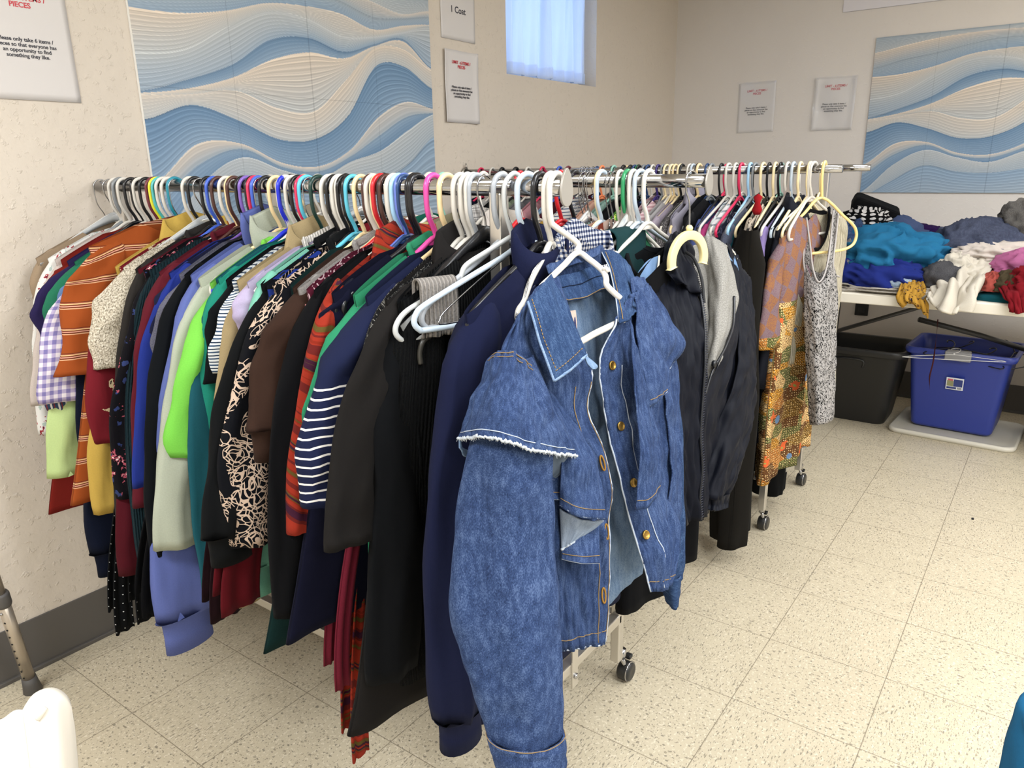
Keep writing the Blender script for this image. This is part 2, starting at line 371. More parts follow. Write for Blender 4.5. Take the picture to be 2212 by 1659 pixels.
# recessed ceiling lamps (out of frame, the first one added to brighten the left side)
for i,(x,y,p) in enumerate(LAMPS):
    r=thing('ceiling_light','flush white ceiling light panel '+('added left of the camera to brighten the side wall','over the camera','between rack and table','in the far corner behind the camera','in the middle of the row behind the camera','at the right of the row behind the camera')[i],'ceiling light',(x,y,2.44),0,'ceiling light panels')
    m=MB()
    for a,b in (((-.31,-.61,-.05),(-.28,.61,0)),((.28,-.61,-.05),(.31,.61,0)),((-.28,-.61,-.05),(.28,-.58,0)),((-.28,.58,-.05),(.28,.61,0))): m.box(a,b)
    m.build('frame',plain('eeeeee',.5),r,smooth=False)
    m=MB(); m.box((-.28,-.58,-.035),(.28,.58,-.03)); t=NT('lamp_diffuser'); m.build('diffuser',t.fin('ffffff',.5,Emission_Color=(.96,.98,1,1),Emission_Strength=2.0),r,smooth=False)

# ------------------------------------------------------------------ wave print wall art (one design, hung twice)
def art_mesh():
    us=np.array([0,.15,.3,.45,.6,.75,.9,1.05,1.2])
    CV=np.array([[0,0,0,0,0,0,0,0,0],
     [.075,.05,.03,.02,.02,.03,.05,.07,.04],
     [.15,.12,.10,.07,.055,.07,.10,.085,.06],
     [.195,.19,.163,.121,.108,.11,.141,.11,.088],
     [.306,.283,.207,.144,.145,.18,.164,.132,.092],
     [.405,.364,.311,.225,.203,.23,.19,.156,.24],
     [.41,.388,.347,.283,.247,.251,.196,.164,.246],
     [.415,.404,.385,.427,.43,.323,.202,.192,.25],
     [.479,.434,.471,.524,.518,.438,.263,.252,.318],
     [.652,.543,.539,.597,.609,.553,.436,.376,.394],
     [.70,.60,.555,.61,.625,.575,.50,.43,.41],
     [.80,.655,.58,.62,.646,.593,.555,.48,.415],
     [.83,.74,.66,.69,.70,.68,.66,.60,.50],
     [.86,.85,.83,.83,.83,.83,.83,.84,.83]])
    nx,ny=560,380; u=np.linspace(0,1.2,nx)
    def spl(y):  # Catmull-Rom
        out=np.empty(nx)
        for i,x in enumerate(u):
            k=min(int(x/.15),7); t=x/.15-k; p=[y[max(k-1,0)],y[k],y[k+1],y[min(k+2,8)]]
            out[i]=.5*(2*p[1]+(p[2]-p[0])*t+(2*p[0]-5*p[1]+4*p[2]-p[3])*t*t+(3*p[1]-p[0]-3*p[2]+p[3])*t**3)
        return out
    B=np.maximum.accumulate(np.array([spl(c) for c in CV]),axis=0)
    blue=np.array([.125,.225,.36]); cream=np.array([.62,.53,.44]); grey=np.array([.34,.40,.46]); pale=np.array([.46,.48,.49]); mid=np.array([.24,.34,.46])
    reg=[(grey,pale,9),(cream,grey,8),(grey,mid,8),(cream,pale,9),(pale,mid,8),(blue,mid,5),(cream,pale,10),(cream,pale,7),(blue,mid,9),(cream,grey,3),(mid,blue,5),(pale,grey,9),(mid,grey,10)]
    Vv=np.linspace(0,.8,ny); col=np.zeros((ny,nx,3)); rng=np.random.RandomState(4)
    UU,VV=np.meshgrid(u,Vv)
    for k,(a,b,n) in enumerate(reg):
        t0=B[k][None,:]; t1=B[k+1][None,:]; wd=np.maximum(t1-t0,1e-4); t=(VV-t0)/wd; msk=(t>=0)&(t<1.0001)
        ph=rng.rand()*6; g=.5+.5*np.sin(UU*5+ph+3*t)
        base=a*(1-t[...,None])+b*t[...,None]
        base=base*(1-.35*g[...,None])+ (b if k%2 else a)*(.35*g[...,None])
        tt=t+.035*np.sin(UU*9+ph); q=np.modf(np.abs(tt*n))[0]
        ln=np.exp(-((q-.12)/.10)**2)*.9-np.exp(-((q-.36)/.16)**2)*.55+.25*np.sin(tt*n*14)
        fade=np.clip(wd*9,.15,1)
        cc=base*(1+.34*(ln*fade)[...,None])+np.array([.03,.02,0])*(ln>0)[...,None]*ln[...,None]
        edge=np.exp(-(t*wd/.006)**2)[...,None]*.5; cc=cc*(1-edge*(.35 if a[0]<.4 else -.25))
        col[msk]=cc[msk]
    # seams between the 30 x 40 cm panels
    for s in (.3,.6,.9): col[:,np.abs(u-s)<.0014]*=.78
    col[np.abs(Vv-.39)<.0014]*=.72
    vs=[(x,-.012,.8-v) for v in Vv for x in u]
    fs=[(j*nx+i,j*nx+i+1,(j+1)*nx+i+1,(j+1)*nx+i) for j in range(ny-1) for i in range(nx-1)]
    me=bpy.data.meshes.new('printed_panels'); me.from_pydata(vs,[],fs); me.update()
    ca=me.color_attributes.new('print','FLOAT_COLOR','POINT'); a=np.ones((ny*nx,4)); a[:,:3]=np.clip(col.reshape(-1,3),0,1); ca.data.foreach_set('color',a.ravel())
    t=NT('satin_print'); at=t.n('ShaderNodeVertexColor',_layer_name='print'); me.materials.append(t.fin(at.outputs[0],.55,Specular_IOR_Level=.3))
    return me
ART=art_mesh()
def art(label, loc, rz):
    r=thing('wall_art',label,'wall art',loc,rz,'blue wave wall prints'); link(bpy.data.objects.new('printed_panels',ART),r)
    m=MB(); m.box((0,-.0115,0),(1.2,-.001,.8)); m.build('backing_board',plain('e9e7e2',.6),r,smooth=False)
art('blue and cream wave print of square tiles above the nearest clothes rack',(1.184,YL,1.137),0)
art('blue and cream wave print of square tiles above the clothes pile on the table',(XR,.972,1.149),R(-90))

# ------------------------------------------------------------------ paper notices
def text(s, size, mat, parent, x, z, y=-.0016, bold=0.0, align='CENTER', name='lettering'):
    c=bpy.data.curves.new(name,'FONT'); c.body=s; c.size=size; c.align_x=align; c.offset=bold; c.extrude=.00015; c.space_line=1.0
    tmp=bpy.data.objects.new('t',c); C.objects.link(tmp); bpy.context.view_layer.update()
    me=bpy.data.meshes.new_from_object(tmp.evaluated_get(bpy.context.evaluated_depsgraph_get())); bpy.data.objects.remove(tmp); me.materials.clear(); me.materials.append(mat)
    o=link(bpy.data.objects.new(name,me),parent); o.location=(x,y,z); o.rotation_euler=(R(90),0,0); return o
def notice(label, loc, rz, glossy=False, kind='limit', tilt=0, curl=0):
    r=thing('paper_notice',label,'notice',loc,rz,'paper notices on the walls'); r.rotation_euler=(0,R(tilt),rz)
    W,Hh=.2159,.2794; vs=[];fs=[];n=16
    for j in range(n+1):
        for i in range(n+1):
            x=-W/2+W*i/n; z=Hh*j/n; y=-.0012-curl*.006*abs(math.sin(3*x/W+2.5*z/Hh))-(curl*.010*(max(0,abs(x)/W*2-.7)/.3)**2)
            vs.append((x,y,z))
    for j in range(n):
        for i in range(n): a=j*(n+1)+i; fs.append((a,a+1,a+n+2,a+n+1))
    p=mesh_obj('sheet',vs,fs,plain('cfcac7',.6),r); sd=p.modifiers.new('s','SOLIDIFY'); sd.thickness=.0004; sd.offset=0
    red=plain('c5404a',.6); blk=plain('2f2f38',.6); yy=-.0018-curl*.008
    if kind=='limit':
        text('LIMIT - 6 ITEMS /\nPIECES',.0165,red,r,0,.228,yy,.0004)
        text('Please only take 6 items /\npieces so that everyone has\nan opportunity to find\nsomething they like.',.0122,blk,r,0,.135,yy,.0003)
    elif kind=='coat':
        text('1 Coat',.034,blk,r,0,.102,yy,.0006)
    if glossy:
        t=NT('plastic_sleeve_film'); nz=t.noise(t.uv('Object'),28,3); 
        t.fin('ffffff',.06,t.bump(nz,.25,.004),Alpha=.16,Specular_IOR_Level=.9,Coat_Weight=1.0,Coat_Roughness=.04)
        vs2=[(x*1.04,y-.0035-curl*.003,z*1.03-.004) for x,y,z in vs]
        mesh_obj('plastic_sleeve',vs2,fs,t.m,r)
notice('white notice with red heading partly out of view at the far left of the wall',(.917,YL-.001,1.492),0,tilt=0)
notice('white notice reading 1 Coat above another notice beside the curtained window',(2.572,YL-.001,1.815),0,kind='coat',tilt=.5)
notice('curled white notice with small print hung below the 1 Coat sheet',(2.575,YL-.001,1.497),0,curl=.7,tilt=.5)
notice('plastic covered white notice nearest the room corner on the right wall',(XR-.001,1.597,1.495),R(-90),glossy=True,curl=.2,tilt=-.5)
notice('plastic covered white notice between the corner notice and the wave print',(XR-.001,1.16,1.49),R(-90),glossy=True,curl=.8,tilt=1)
r=thing('wall_poster','bottom edge of a large white poster high above the wave print on the right','poster',(XR,1.158,2.095),R(-90))
m=MB(); m.box((0,-.006,0),(.75,-.001,.3)); m.build('sheet',plain('dcd8dc',.5),r,smooth=False)
m=MB(); m.box((0,-.007,0),(.75,-.006,.002)); m.build('lower_edge',plain('b9b6ba',.5),r,smooth=False)

# ------------------------------------------------------------------ double rail clothes racks
RZ=1.28; RR=.0138
def rack(label, xa, xb, yn, yf, ypost, ya_end, yb_end, za, plates):
    r=thing('clothes_rack',label,'clothes rack',((xa+xb)/2,(ypost+yf)/2,0),0,'double rail clothes racks')
    ox,oy=(xa+xb)/2,(ypost+yf)/2; ch=chrome('d6d6d8',.10); st=plain('cfcbc4',.28,.85)
    for x,ye in ((xa,ya_end),(xb,yb_end)):
        m=MB(); m.tube([(x-ox,ye+.10-oy,za),(x-ox,yf-oy,za+.004)],RR,20); ro=m.build('rail',ch,r)
        m=MB(); m.tube([(x-ox,ye-oy,za),(x-ox,ye+.13-oy,za)],RR-.0018 if not plates else RR,20); m.build('rail_extension',ch,ro)
        if plates:    # teardrop end plate, thick sheet with an outline wider at the bottom
            m=MB(); n=36; ring=[]
            for k in range(n):
                a=2*math.pi*k/n; zz=math.cos(a); rx=.0170*(1-.28*zz); ring.append((rx*math.sin(a), .0295*zz))
            vs=[(x-ox+p[0],ye-oy-.003,za+p[1]) for p in ring]+[(x-ox+p[0],ye-oy+.001,za+p[1]) for p in ring]
            fs=[tuple(range(n))[::-1],tuple(range(n,2*n))]+[(k,(k+1)%n,n+(k+1)%n,n+k) for k in range(n)]
            m.add(vs,fs); m.build('end_plate',plain('a7a39c',.38,.6),ro,smooth=False,bevel=.0008)
    for y in (ypost, yf-.12):
        for x in (xa,xb):
            m=MB(); m.box((x-ox-.0125,y-oy-.0125,.085),(x-ox+.0125,y-oy+.0125,za-.008)); m.build('post',st,r,smooth=False,bevel=.003)
        m=MB(); m.box((xa-ox,y-oy-.0125,.20),(xb-ox,y-oy+.0125,.225)); m.build('cross_bar',st,r,smooth=False,bevel=.003)
        m=MB(); m.box((-.012,y-oy-.017,.16),(.012,y-oy-.0125,.30)); b=m.build('brace_plate',st,r,smooth=False,bevel=.001)
        m=MB(); m.lathe([(.0,0),(.007,0),(.007,-.004),(.004,-.006),(0,-.006)],16,(0,y-oy-.017,.19),'y'); m.build('bolt',ch,b)
        for x in (xa,xb):
            cs=MB(); cx=x-ox+(.0 if x==xa else .03); cy=y-oy
            cs.lathe([(.0,.075),(.011,.075),(.011,.100),(.0,.100)],16,(cx,cy,0)); cs.tube([(cx,cy,.076),(cx+.004,cy-.005,.055),(cx+.02,cy-.005,.032)],.006,10)
            w=cs.build('caster',ch,r)
            m=MB(); m.lathe([(0,-.017),(.022,-.017),(.026,-.012),(.026,.012),(.022,.017),(0,.017)],28,(cx+.018,cy-.004,.026),'y'); m.build('wheel',plain('222222',.4),w)
            m=MB(); m.lathe([(.0265,-.013),(.0275,-.013),(.0275,-.010),(.0265,-.010)],28,(cx+.018,cy-.004,.0275),'y'); m.build('wheel_rim',ch,w)
            m=MB(); m.box((cx+.024,cy-.012,.055),(cx+.042,cy+.006,.066)); m.build('brake_lever',plain('1b1b1b',.4),w,smooth=False,bevel=.003)
    for x in (xa,xb):
        m=MB(); m.box((x-ox-.0125,ypost-oy,.20),(x-ox+.0125,yf-.12-oy,.225)); m.build('side_bar',st,r,smooth=False,bevel=.003)
    return r
RACKA=rack('chrome double rail clothes rack nearest the camera with a teardrop end plate',1.03,1.495,.6,2.118,.775,.643,.596,RZ,True)
RACKB=rack('chrome double rail clothes rack farther back beside the clothes table',2.58,3.04,.6,2.118,.755,.594,.605,1.292,False)
# the farther rack has a plate against the wall
m=MB(); m.lathe([(0,0),(.022,0),(.022,-.004),(0,-.004)],28,(2.58-2.81,2.118-(.755+2.118)/2,1.296),'y'); m.tube([(2.58-2.81,2.112-(.755+2.118)/2,1.31),(2.58-2.81,2.112-(.755+2.118)/2,1.335)],[.007,.002]); m.build('wall_plate',plain('a7a39c',.3,.8),RACKB)

# ------------------------------------------------------------------ hangers
HM={}
def hanger_mesh(ty, hw=.205, strap=False):
    k=(ty,round(hw,3),strap)
    if k in HM: return HM[k]
    hook=[(.0195,0,-.006),(.0205,0,.004),(.0155,0,.0145),(.006,0,.0205),(-.005,0,.0208),(-.0150,0,.0150),(-.0208,0,.004),(-.0215,0,-.012),(-.0205,0,-.035),(-.016,0,-.052),(-.006,0,-.070),(0,0,-.084)]
    m=MB()
    if ty=='tube' or ty=='bigtube':
        r=.0040 if ty=='tube' else .0048
        m.tube(smooth_path(hook,5),r,8)
        e=hw/.205; loop=[(0,0,-.086),(.05*e,0,-.108),(.12*e,0,-.138),(hw-.02,0,-.168),(hw-.004,0,-.180),(hw,0,-.193),(hw-.008,0,-.204),(hw-.025,0,-.207),(.08*e,0,-.207),(-.08*e,0,-.207),(-hw+.025,0,-.207),(-hw+.008,0,-.204),(-hw,0,-.193),(-hw+.004,0,-.180),(-hw+.02,0,-.168),(-.12*e,0,-.138),(-.05*e,0,-.108)]
        m.tube(smooth_path(loop,4,True),r,8,closed=True)
        # little strap hooks and web under the neck
        m.add([(0,-.0012,-.084),(.03,-.0012,-.100),(-.03,-.0012,-.100),(0,.0012,-.084),(.03,.0012,-.100),(-.03,.0012,-.100)],[(0,2,1),(3,4,5),(0,1,4,3),(1,2,5,4),(2,0,3,5)])
        if strap:
            for s in(-1,1): m.tube([(s*.11*e,0,-.134),(s*.116*e,0,-.124),(s*.124*e,0,-.126)],r*.8,6)
    elif ty=='wire':
        sc=[(x*.93,y,z*.93) for x,y,z in hook]; m.tube(smooth_path(sc,5),.0013,6)
        m.tube(smooth_path([(0,0,-.078),(.003,.002,-.088),(-.003,-.002,-.096),(.002,.002,-.104),(0,0,-.108)],4),.002,6)
        loop=[(0,0,-.106),(.06,0,-.124),(hw-.02,0,-.172),(hw,0,-.186),(hw-.014,0,-.196),(0,0,-.200),(-hw+.014,0,-.196),(-hw,0,-.186),(-hw+.02,0,-.172),(-.06,0,-.124)]
        m.tube(smooth_path(loop,4,True),.0013,6,closed=True)
    HM[k]=m; 
    me=bpy.data.meshes.new('hanger_'+ty); me.from_pydata(m.v,[],m.f); me.update(); me.polygons.foreach_set('use_smooth',[True]*len(me.polygons)); HM[k]=me
    return me
PARTM={}
def suit_parts(hw=.2, wide=.016, clear=False, high=0.0):
    k=(hw,wide,high)
    if k in PARTM: return PARTM[k]
    hook=[(.0185,0,-.006),(.0195,0,.004),(.0145,0,.0140),(.005,0,.0192),(-.005,0,.0190),(-.0145,0,.0135),(-.0193,0,.003),(-.018,0,-.015),(-.010,0,-.032),(-.002,0,-.048),(0,0,-.072)]
    a=MB(); a.tube(smooth_path(hook,5),.0017,8)
    b=MB(); n=40; vs=[]; fs=[]
    for i in range(n+1):
        s=-1+2*i/n; x=s*hw; zc=-.075-.105*abs(s)**1.25+high*math.exp(-(s*6)**2); h=.016*(1-.45*abs(s))+.010*math.exp(-(s*5)**2); wv=.004+(wide-.004)*abs(s)**1.4
        for (dy,dz) in ((-1,0),(-.7,.8),(0,1),(.7,.8),(1,0),(.8,-1),(-.8,-1)): vs.append((x,wv*dy,zc+h*.5*dz))
    for i in range(n):
        for q in range(7): q2=(q+1)%7; fs.append((i*7+q,i*7+q2,(i+1)*7+q2,(i+1)*7+q))
    fs += [tuple(range(7)),tuple(n*7+q for q in range(7))[::-1]]; b.add(vs,fs)
    out=[]
    for nm,mm in (('metal_hook',a),('hanger_body',b)):
        me=bpy.data.meshes.new(nm); me.from_pydata(mm.v,[],mm.f); me.update(); me.polygons.foreach_set('use_smooth',[True]*len(me.polygons)); out.append(me)
    PARTM[k]=out; return out
HC={'white':'d2cdc4','black':'17171a','grey':'7d8184','cream':'e9cf9f','ivory':'f0dcaf','brown':'4a2c26','maroon':'6b2a35','yellow':'e6df3a','teal':'1f7f92','turquoise':'4fb3b0','navy':'26426e','blue':'3f5fc0','periwinkle':'6478c8','royal':'1f2fc4','purple':'7b5cb0','red':'c4222b','crimson':'d8305a','pink':'d84a9a','cyan':'5bb8d0','light blue':'a3cdec','pale blue':'b9c6d2','green':'2f8f5a','dark green':'14352f','orange':'f28a5a','silver':'9fa3a8','mint':'8fc0ae','violet':'3a2c70'}
def hanger(color, ty, x, y, z, rz, label, group, hw=.205, tilt=0, strap=False):
    col=HC.get(color,'d0d0d0')
    if ty in('tube','bigtube','wire'):
        o=bpy.data.objects.new({'tube':'plastic_hanger','bigtube':'plastic_hanger','wire':'wire_hanger'}[ty],hanger_mesh(ty,hw,strap)); C.objects.link(o)
        mat=chrome('cfcfcf',.2) if ty=='wire' else plain(col,.28,name='hanger_plastic_'+color)
        if not o.data.materials: o.data.materials.append(mat)
        o.material_slots[0].link='OBJECT'; o.material_slots[0].material=mat
    else:
        o=bpy.data.objects.new({'suit':'suit_hanger','clear':'clear_hanger','wood':'wooden_hanger'}[ty],None); C.objects.link(o); o.empty_display_size=.05
        hk,bd=suit_parts(hw,.016 if ty!='clear' else .006); a=link(bpy.data.objects.new('metal_hook',hk),o); b=link(bpy.data.objects.new('hanger_body',bd),o)
        a['label']='chrome hook'
        mat={'suit':plain(col,.3),'clear':plain('d8dde0',.12,Transmission_Weight=.6,IOR=1.45),'wood':plain('b98a58',.45)}[ty]
        for q,mt in((a,chrome('cfcfcf',.15)),(b,mat)):
            if not q.data.materials: q.data.materials.append(mt)
            q.material_slots[0].link='OBJECT'; q.material_slots[0].material=mt
    o.location=(x,y,z); o.rotation_euler=(0,R(tilt),rz)
    return tag(o,label,'hanger',group)

# ------------------------------------------------------------------ garments
def fbm(x,y=0,z=0): return noise.noise(Vector((x,y,z)))
GSEED=[0]
def onplane(px,row,y):
    d=_f+_r*((px-1106)/FPX)-_u*((row-829.5)/FPX); return EYE+d*(y/d.y)
def body_mesh(g, nth=56, nv=34):
    W=g['W']; zs=g['zs']; drop=g['drop']; L=g['L']; T=g['T']; hemw=g.get('hem',1.0); sd=g['seed']; nr=g.get('nr',.075); dip=g.get('dip',.06); A=g.get('fold',.006)
    vs=[];us=[];fs=[]
    rows=[0,.012,.03,.06,.1]+[.1+.9*(i+1)/(nv-5) for i in range(nv-5)]
    def top(x,front):
        ax=abs(x); z=zs-drop*(max(0,ax-.0)/W)**1.15
        if ax<nr: z -= (dip if front else dip*.22)*math.sqrt(max(0,1-(ax/nr)**2))
        return z
    for j,v in enumerate(rows+[1.0,.97]):
        inner=j==len(rows)+1
        for k in range(nth):
            a=2*math.pi*k/nth; ca,sa=math.cos(a),math.sin(a)
            c=math.copysign(abs(ca)**.55,ca); s_=math.copysign(abs(sa)**.8,sa)
            wv=W*(1.0-.06*math.sin(min(v*2.2,1)*math.pi))*(1+(hemw-1)*max(0,v-.15)/.85)
            wv+= .012*fbm(v*3.1,sd)*v
            x=wv*c
            tt=(T*(.45+.55*min(1,v/.10))+.002)*(1+.25*fbm(v*4,sd+5,c*2))
            y=tt*s_
            y+=A*min(1,v*2.0)*(math.sin(x/W*5.2+sd*1.7+1.6*fbm(v*2.3,sd))+.6*math.sin(x/W*10.5+sd*2.9+2*fbm(v*3,sd+9)))*(1 if abs(x)<W*.97 else .6)
            z0=top(x,sa<0); z=z0-v*(L-(zs-z0)*1.0)
            z+= .010*v*fbm(x*9,sd+3) 
            if inner: x*=.985; y=y*.8
            vs.append((x,y,z)); us.append((x+(.37 if sa>0 else 0)+sd*.13, z-zs+.0))
    R_=len(rows)+2
    for j in range(R_-1):
        for k in range(nth): l=(k+1)%nth; fs.append((j*nth+k,j*nth+l,(j+1)*nth+l,(j+1)*nth+k))
    return vs,fs,us
def sleeve_mesh(g, sg, nth=22, nv=26):
    W=g['W']; zt=g['zs']-g['drop']; L=g['sl']; sw=g.get('sw',.055); st=g.get('st',.017); out=g.get('out',.02); sd=g['seed']+sg*7; cuff=g.get('cuffw',.8); yo=g.get('sy',0.)
    vs=[];us=[];fs=[]
    rows=[0,.02,.05,.09]+[.09+.91*(i+1)/(nv-4) for i in range(nv-4)]
    if g.get('short'): cuff=1.0
    for j,v in enumerate(rows+[1.,.96]):
        inner=j==len(rows)+1
        cap=math.sqrt(max(.0,1-(1-min(v*L/.07,1))**2))
        cap=max(cap,.25)
        wv=sw*cap*(1+(cuff-1)*v)*(1+.16*fbm(v*5,sd)); tv=st*cap*(1+.35*fbm(v*6,sd+4))
        cx=sg*(W-sw*.62+out*(1-(1-v)**1.6)+.008*math.sin(v*4+sd)); cy=yo*v+.006*math.sin(v*5+sd*2)
        rot=sg*.25*v+.25*fbm(v*2,sd+8)
        for k in range(nth):
            a=2*math.pi*k/nth; x=wv*math.cos(a); rg=1-abs(math.sin(2*a+sd+2.2*fbm(v*2.2,sd,3))); rg2=1-abs(math.sin(3.5*a-sd+3*fbm(v*3.1,sd,7)))
            y=tv*math.sin(a)*(.78+.55*rg+.35*rg2); x*=(1+.05*math.sin(7*v+3*a+sd))
            if inner: x*=.88;y*=.75
            X=cx+x*math.cos(rot)-y*math.sin(rot); Y=cy+x*math.sin(rot)+y*math.cos(rot)
            z=zt+.012*(1-v)+ (-.35*abs(x)*0) - v*L + (0.035*(-sg*x/sw)*(1-min(v*3,1)) if v<.34 else 0)
            z+=g.get('slant',0)*(-sg*x)*v
            vs.append((X,Y,z)); us.append((x+.5+sg*.2+a*.01,-v*L))
    n=len(rows)+2
    for j in range(n-1):
        for k in range(nth): l=(k+1)%nth; fs.append((j*nth+k,j*nth+l,(j+1)*nth+l,(j+1)*nth+k))
    fs.append(tuple(range(nth))[::-1])
    return vs,fs,us,(sg*(W-sw*.62+out+.008*math.sin(4+sd)),yo+.006*math.sin(5+sd*2),zt-L,sw*cuff,st)
def ring_part(name, mat, parent, loop, r, n=8, flat=1.0):
    m=MB(); m.tube(loop,r,n,closed=True); o=m.build(name,mat,parent); return o
def garment(name, label, cat, mat, x, y, z, rz=0, group=None, **kw):
    GSEED[0]+=1
    g=dict(W=.205,zs=-.076,drop=.088,L=.62,T=.013,hem=1.04,sl=0,seed=GSEED[0]*1.37,fold=.006)
    g.update(kw)
    r=thing(name,label,cat,(x,y,z),rz,group)
    lo=g.get('lo',False)
    if 'tg' in g:
        px,row=g['tg']; P=onplane(px,row,y); sw=g.get('sw',.055); cw=1.0 if g.get('short') else g.get('cuffw',.8); g['sl']=max(.08,(z+g['zs']-g['drop'])-P.z-g.get('cuff',0)); g['out']=max(-.02,min(.16,(x-P.x)-sw*cw-(g['W']-sw*.62)))
    if 'bt' in g:
        P=onplane(g['bt'][0],g['bt'][1],y); g['L']=(z+g['zs'])-P.z; g['hem']=max(.8,min(1.75,(x-P.x)/g['W']))
    vs,fs,us=body_mesh(g,*((36,20) if lo else (56,34))); mesh_obj('body',vs,fs,mat,r,us)
    zs=g['zs']; W=g['W']
    if g['sl']>0:
        for sg in g.get('sides',(-1,) if lo else (-1,1)):
            vs,fs,us,end=sleeve_mesh(g,sg,*((14,14) if lo else (22,26))); s_=mesh_obj('sleeve',vs,fs,g.get('smat',mat),r,us)
            if g.get('cuff') and not lo:
                cx,cy,cz,cw,ct=end; m=MB(); lp=[];nth=22; cl=g['cuff']; vs=[];fs=[]
                for j,(q,zz) in enumerate(((1.02,.004),(.86,-.004),(.84,-cl*.5),(.86,-cl),(.76,-cl),(.72,-cl*.7))):
                    for k in range(nth):
                        a=2*math.pi*k/nth; vs.append((cx+cw*q*math.cos(a)*(1.04 if j==0 else 1),cy+max(ct,.010)*1.05*q*math.sin(a)*1.15,cz+zz))
                for j in range(5):
                    for k in range(nth): l=(k+1)%nth; fs.append((j*nth+k,j*nth+l,(j+1)*nth+l,(j+1)*nth+k))
                mesh_obj('cuff',vs,fs,g.get('cmat',mat),s_,[(a[0],a[2]) for a in vs])
    col=g.get('collar'); nr=g.get('nr',.075); dip=g.get('dip',.06); cm=g.get('cmat',mat)
    def top(xx,front):
        ax=abs(xx); zz=zs-g['drop']*(ax/W)**1.15
        if ax<nr: zz-=(dip if front else dip*.22)*math.sqrt(max(0,1-(ax/nr)**2))
        return zz
    if col:
        h={'crew':.014,'turtle':.055,'shirt':.034,'hood':.05}[col]
        n=40; vs=[];fs=[];lay=((1.0,0,1.),(1.03,h*.5,1.3),(.97,h,1.5),(.86,h*.9,1.3),(.88,h*.2,.9)) if col!='shirt' else ((.98,0,1.),(.98,h,1.4),(1.06,h*1.05,1.9),(1.28,-.012,2.4),(1.24,-.014,2.1))
        for q,dz,ty in lay:
            for k in range(n):
                a=2*math.pi*k/n; xx=nr*math.cos(a); f=math.sin(a)<0
                zz=top(xx*.999,f); yy=(g['T']*.75)*math.sin(a)*ty
                if col=='shirt' and f: dz2=dz*(1 if dz>0 else 2.2+2.0*abs(math.cos(a)))
                else: dz2=dz
                vs.append((xx*q*(1.15 if (col=='shirt' and q>1.2 and f) else 1),yy,zz+dz2))
        for j in range(len(lay)-1):
            for k in range(n): l=(k+1)%n; fs.append((j*n+k,j*n+l,(j+1)*n+l,(j+1)*n+k))
        mesh_obj('collar' if col!='hood' else 'hood_edge',vs,fs,cm,r,[(a[0]*1.,a[2]) for a in vs])
    if g.get('buttons'):
        bm_,n=g['buttons']; 
        for i in range(n):
            m=MB(); zz=zs-dip-.03-(g['L']-dip-.08)*i/(n-1); m.lathe([(0,0),(.006,0),(.006,-.0022),(.0045,-.003),(0,-.003)],14,(g.get('bx',0),-g['T']*1.25-.004,zz),'y'); m.build('button',bm_,r)
    if g.get('hood'):
        vs=[];fs=[];n1,n2=26,14
        for i in range(n1+1):
            a=math.pi*i/n1
            for j in range(n2+1):
                b=j/n2; rr=.085*(1-.15*b); xx=-rr*math.cos(a)*1.05; yy=g['T']*1.2+.012+.035*math.sin(b*math.pi)+.01*math.sin(5*b+3*a); zz=zs+.02-.165*b+.055*math.sin(a)*(1-b)+.006*math.sin(9*b+4*a)
                vs.append((xx,-yy if g['hood']<0 else yy*.9,zz))
        for i in range(n1):
            for j in range(n2): a=i*(n2+1)+j; fs.append((a,a+1,a+n2+2,a+n2+1))
        o=mesh_obj('hood',vs,fs,mat,r,[(a[0],a[2]) for a in vs]); sdm=o.modifiers.new('s','SOLIDIFY'); sdm.thickness=.006
    return r
def folded(name, label, cat, mat, x, y, z, rz, L=.5, W=.15, T=.014, z0=-.205, group=None, seed=0, **kw):
    """cloth folded over the hanger's lower bar: front and back leaves hanging down"""
    r=thing(name,label,cat,(x,y,z),rz,group); vs=[];us=[];fs=[];n=24
    L2=L*kw.get('back',.93); prof=[]
    for j in range(22): prof.append((-T*(1+.0),-L+(L)*j/21))
    for a in range(1,8): prof.append((-T*math.cos(math.pi*a/8),T*math.sin(math.pi*a/8)))
    for j in range(22): prof.append((T,-L2*j/21))
    xc=kw.get('xc',0); xt=kw.get('xt',xc)
    for j,(py,pz) in enumerate(prof):
        d=min(1,-pz/.2) if pz<0 else 0
        for i in range(n+1):
            s=-1+2*i/n; q_=min(1,max(0,-pz/L)); e_=1-(1-q_)**1.7; vs.append((xt+(xc-xt)*e_+s*W*(1+.05*d*fbm(pz*5,seed)),py+d*kw.get('amp',.008)*math.sin(s*6+seed+pz*3),z0+pz+.004*fbm(s*3,seed)*d)); us.append((s*W,py*1.0+pz if py<0 else -pz+.3))
    for j in range(len(prof)-1):
        for i in range(n): a=j*(n+1)+i; fs.append((a,a+1,a+n+2,a+n+1))
    o=mesh_obj('cloth',vs,fs,mat,r,us); sd=o.modifiers.new('s','SOLIDIFY'); sd.thickness=.003; sd.offset=1
    return r
def UX(px,row,x):
    d=_f+_r*((px-1106)/FPX)-_u*((row-829.5)/FPX); return EYE+d*(x/d.x)
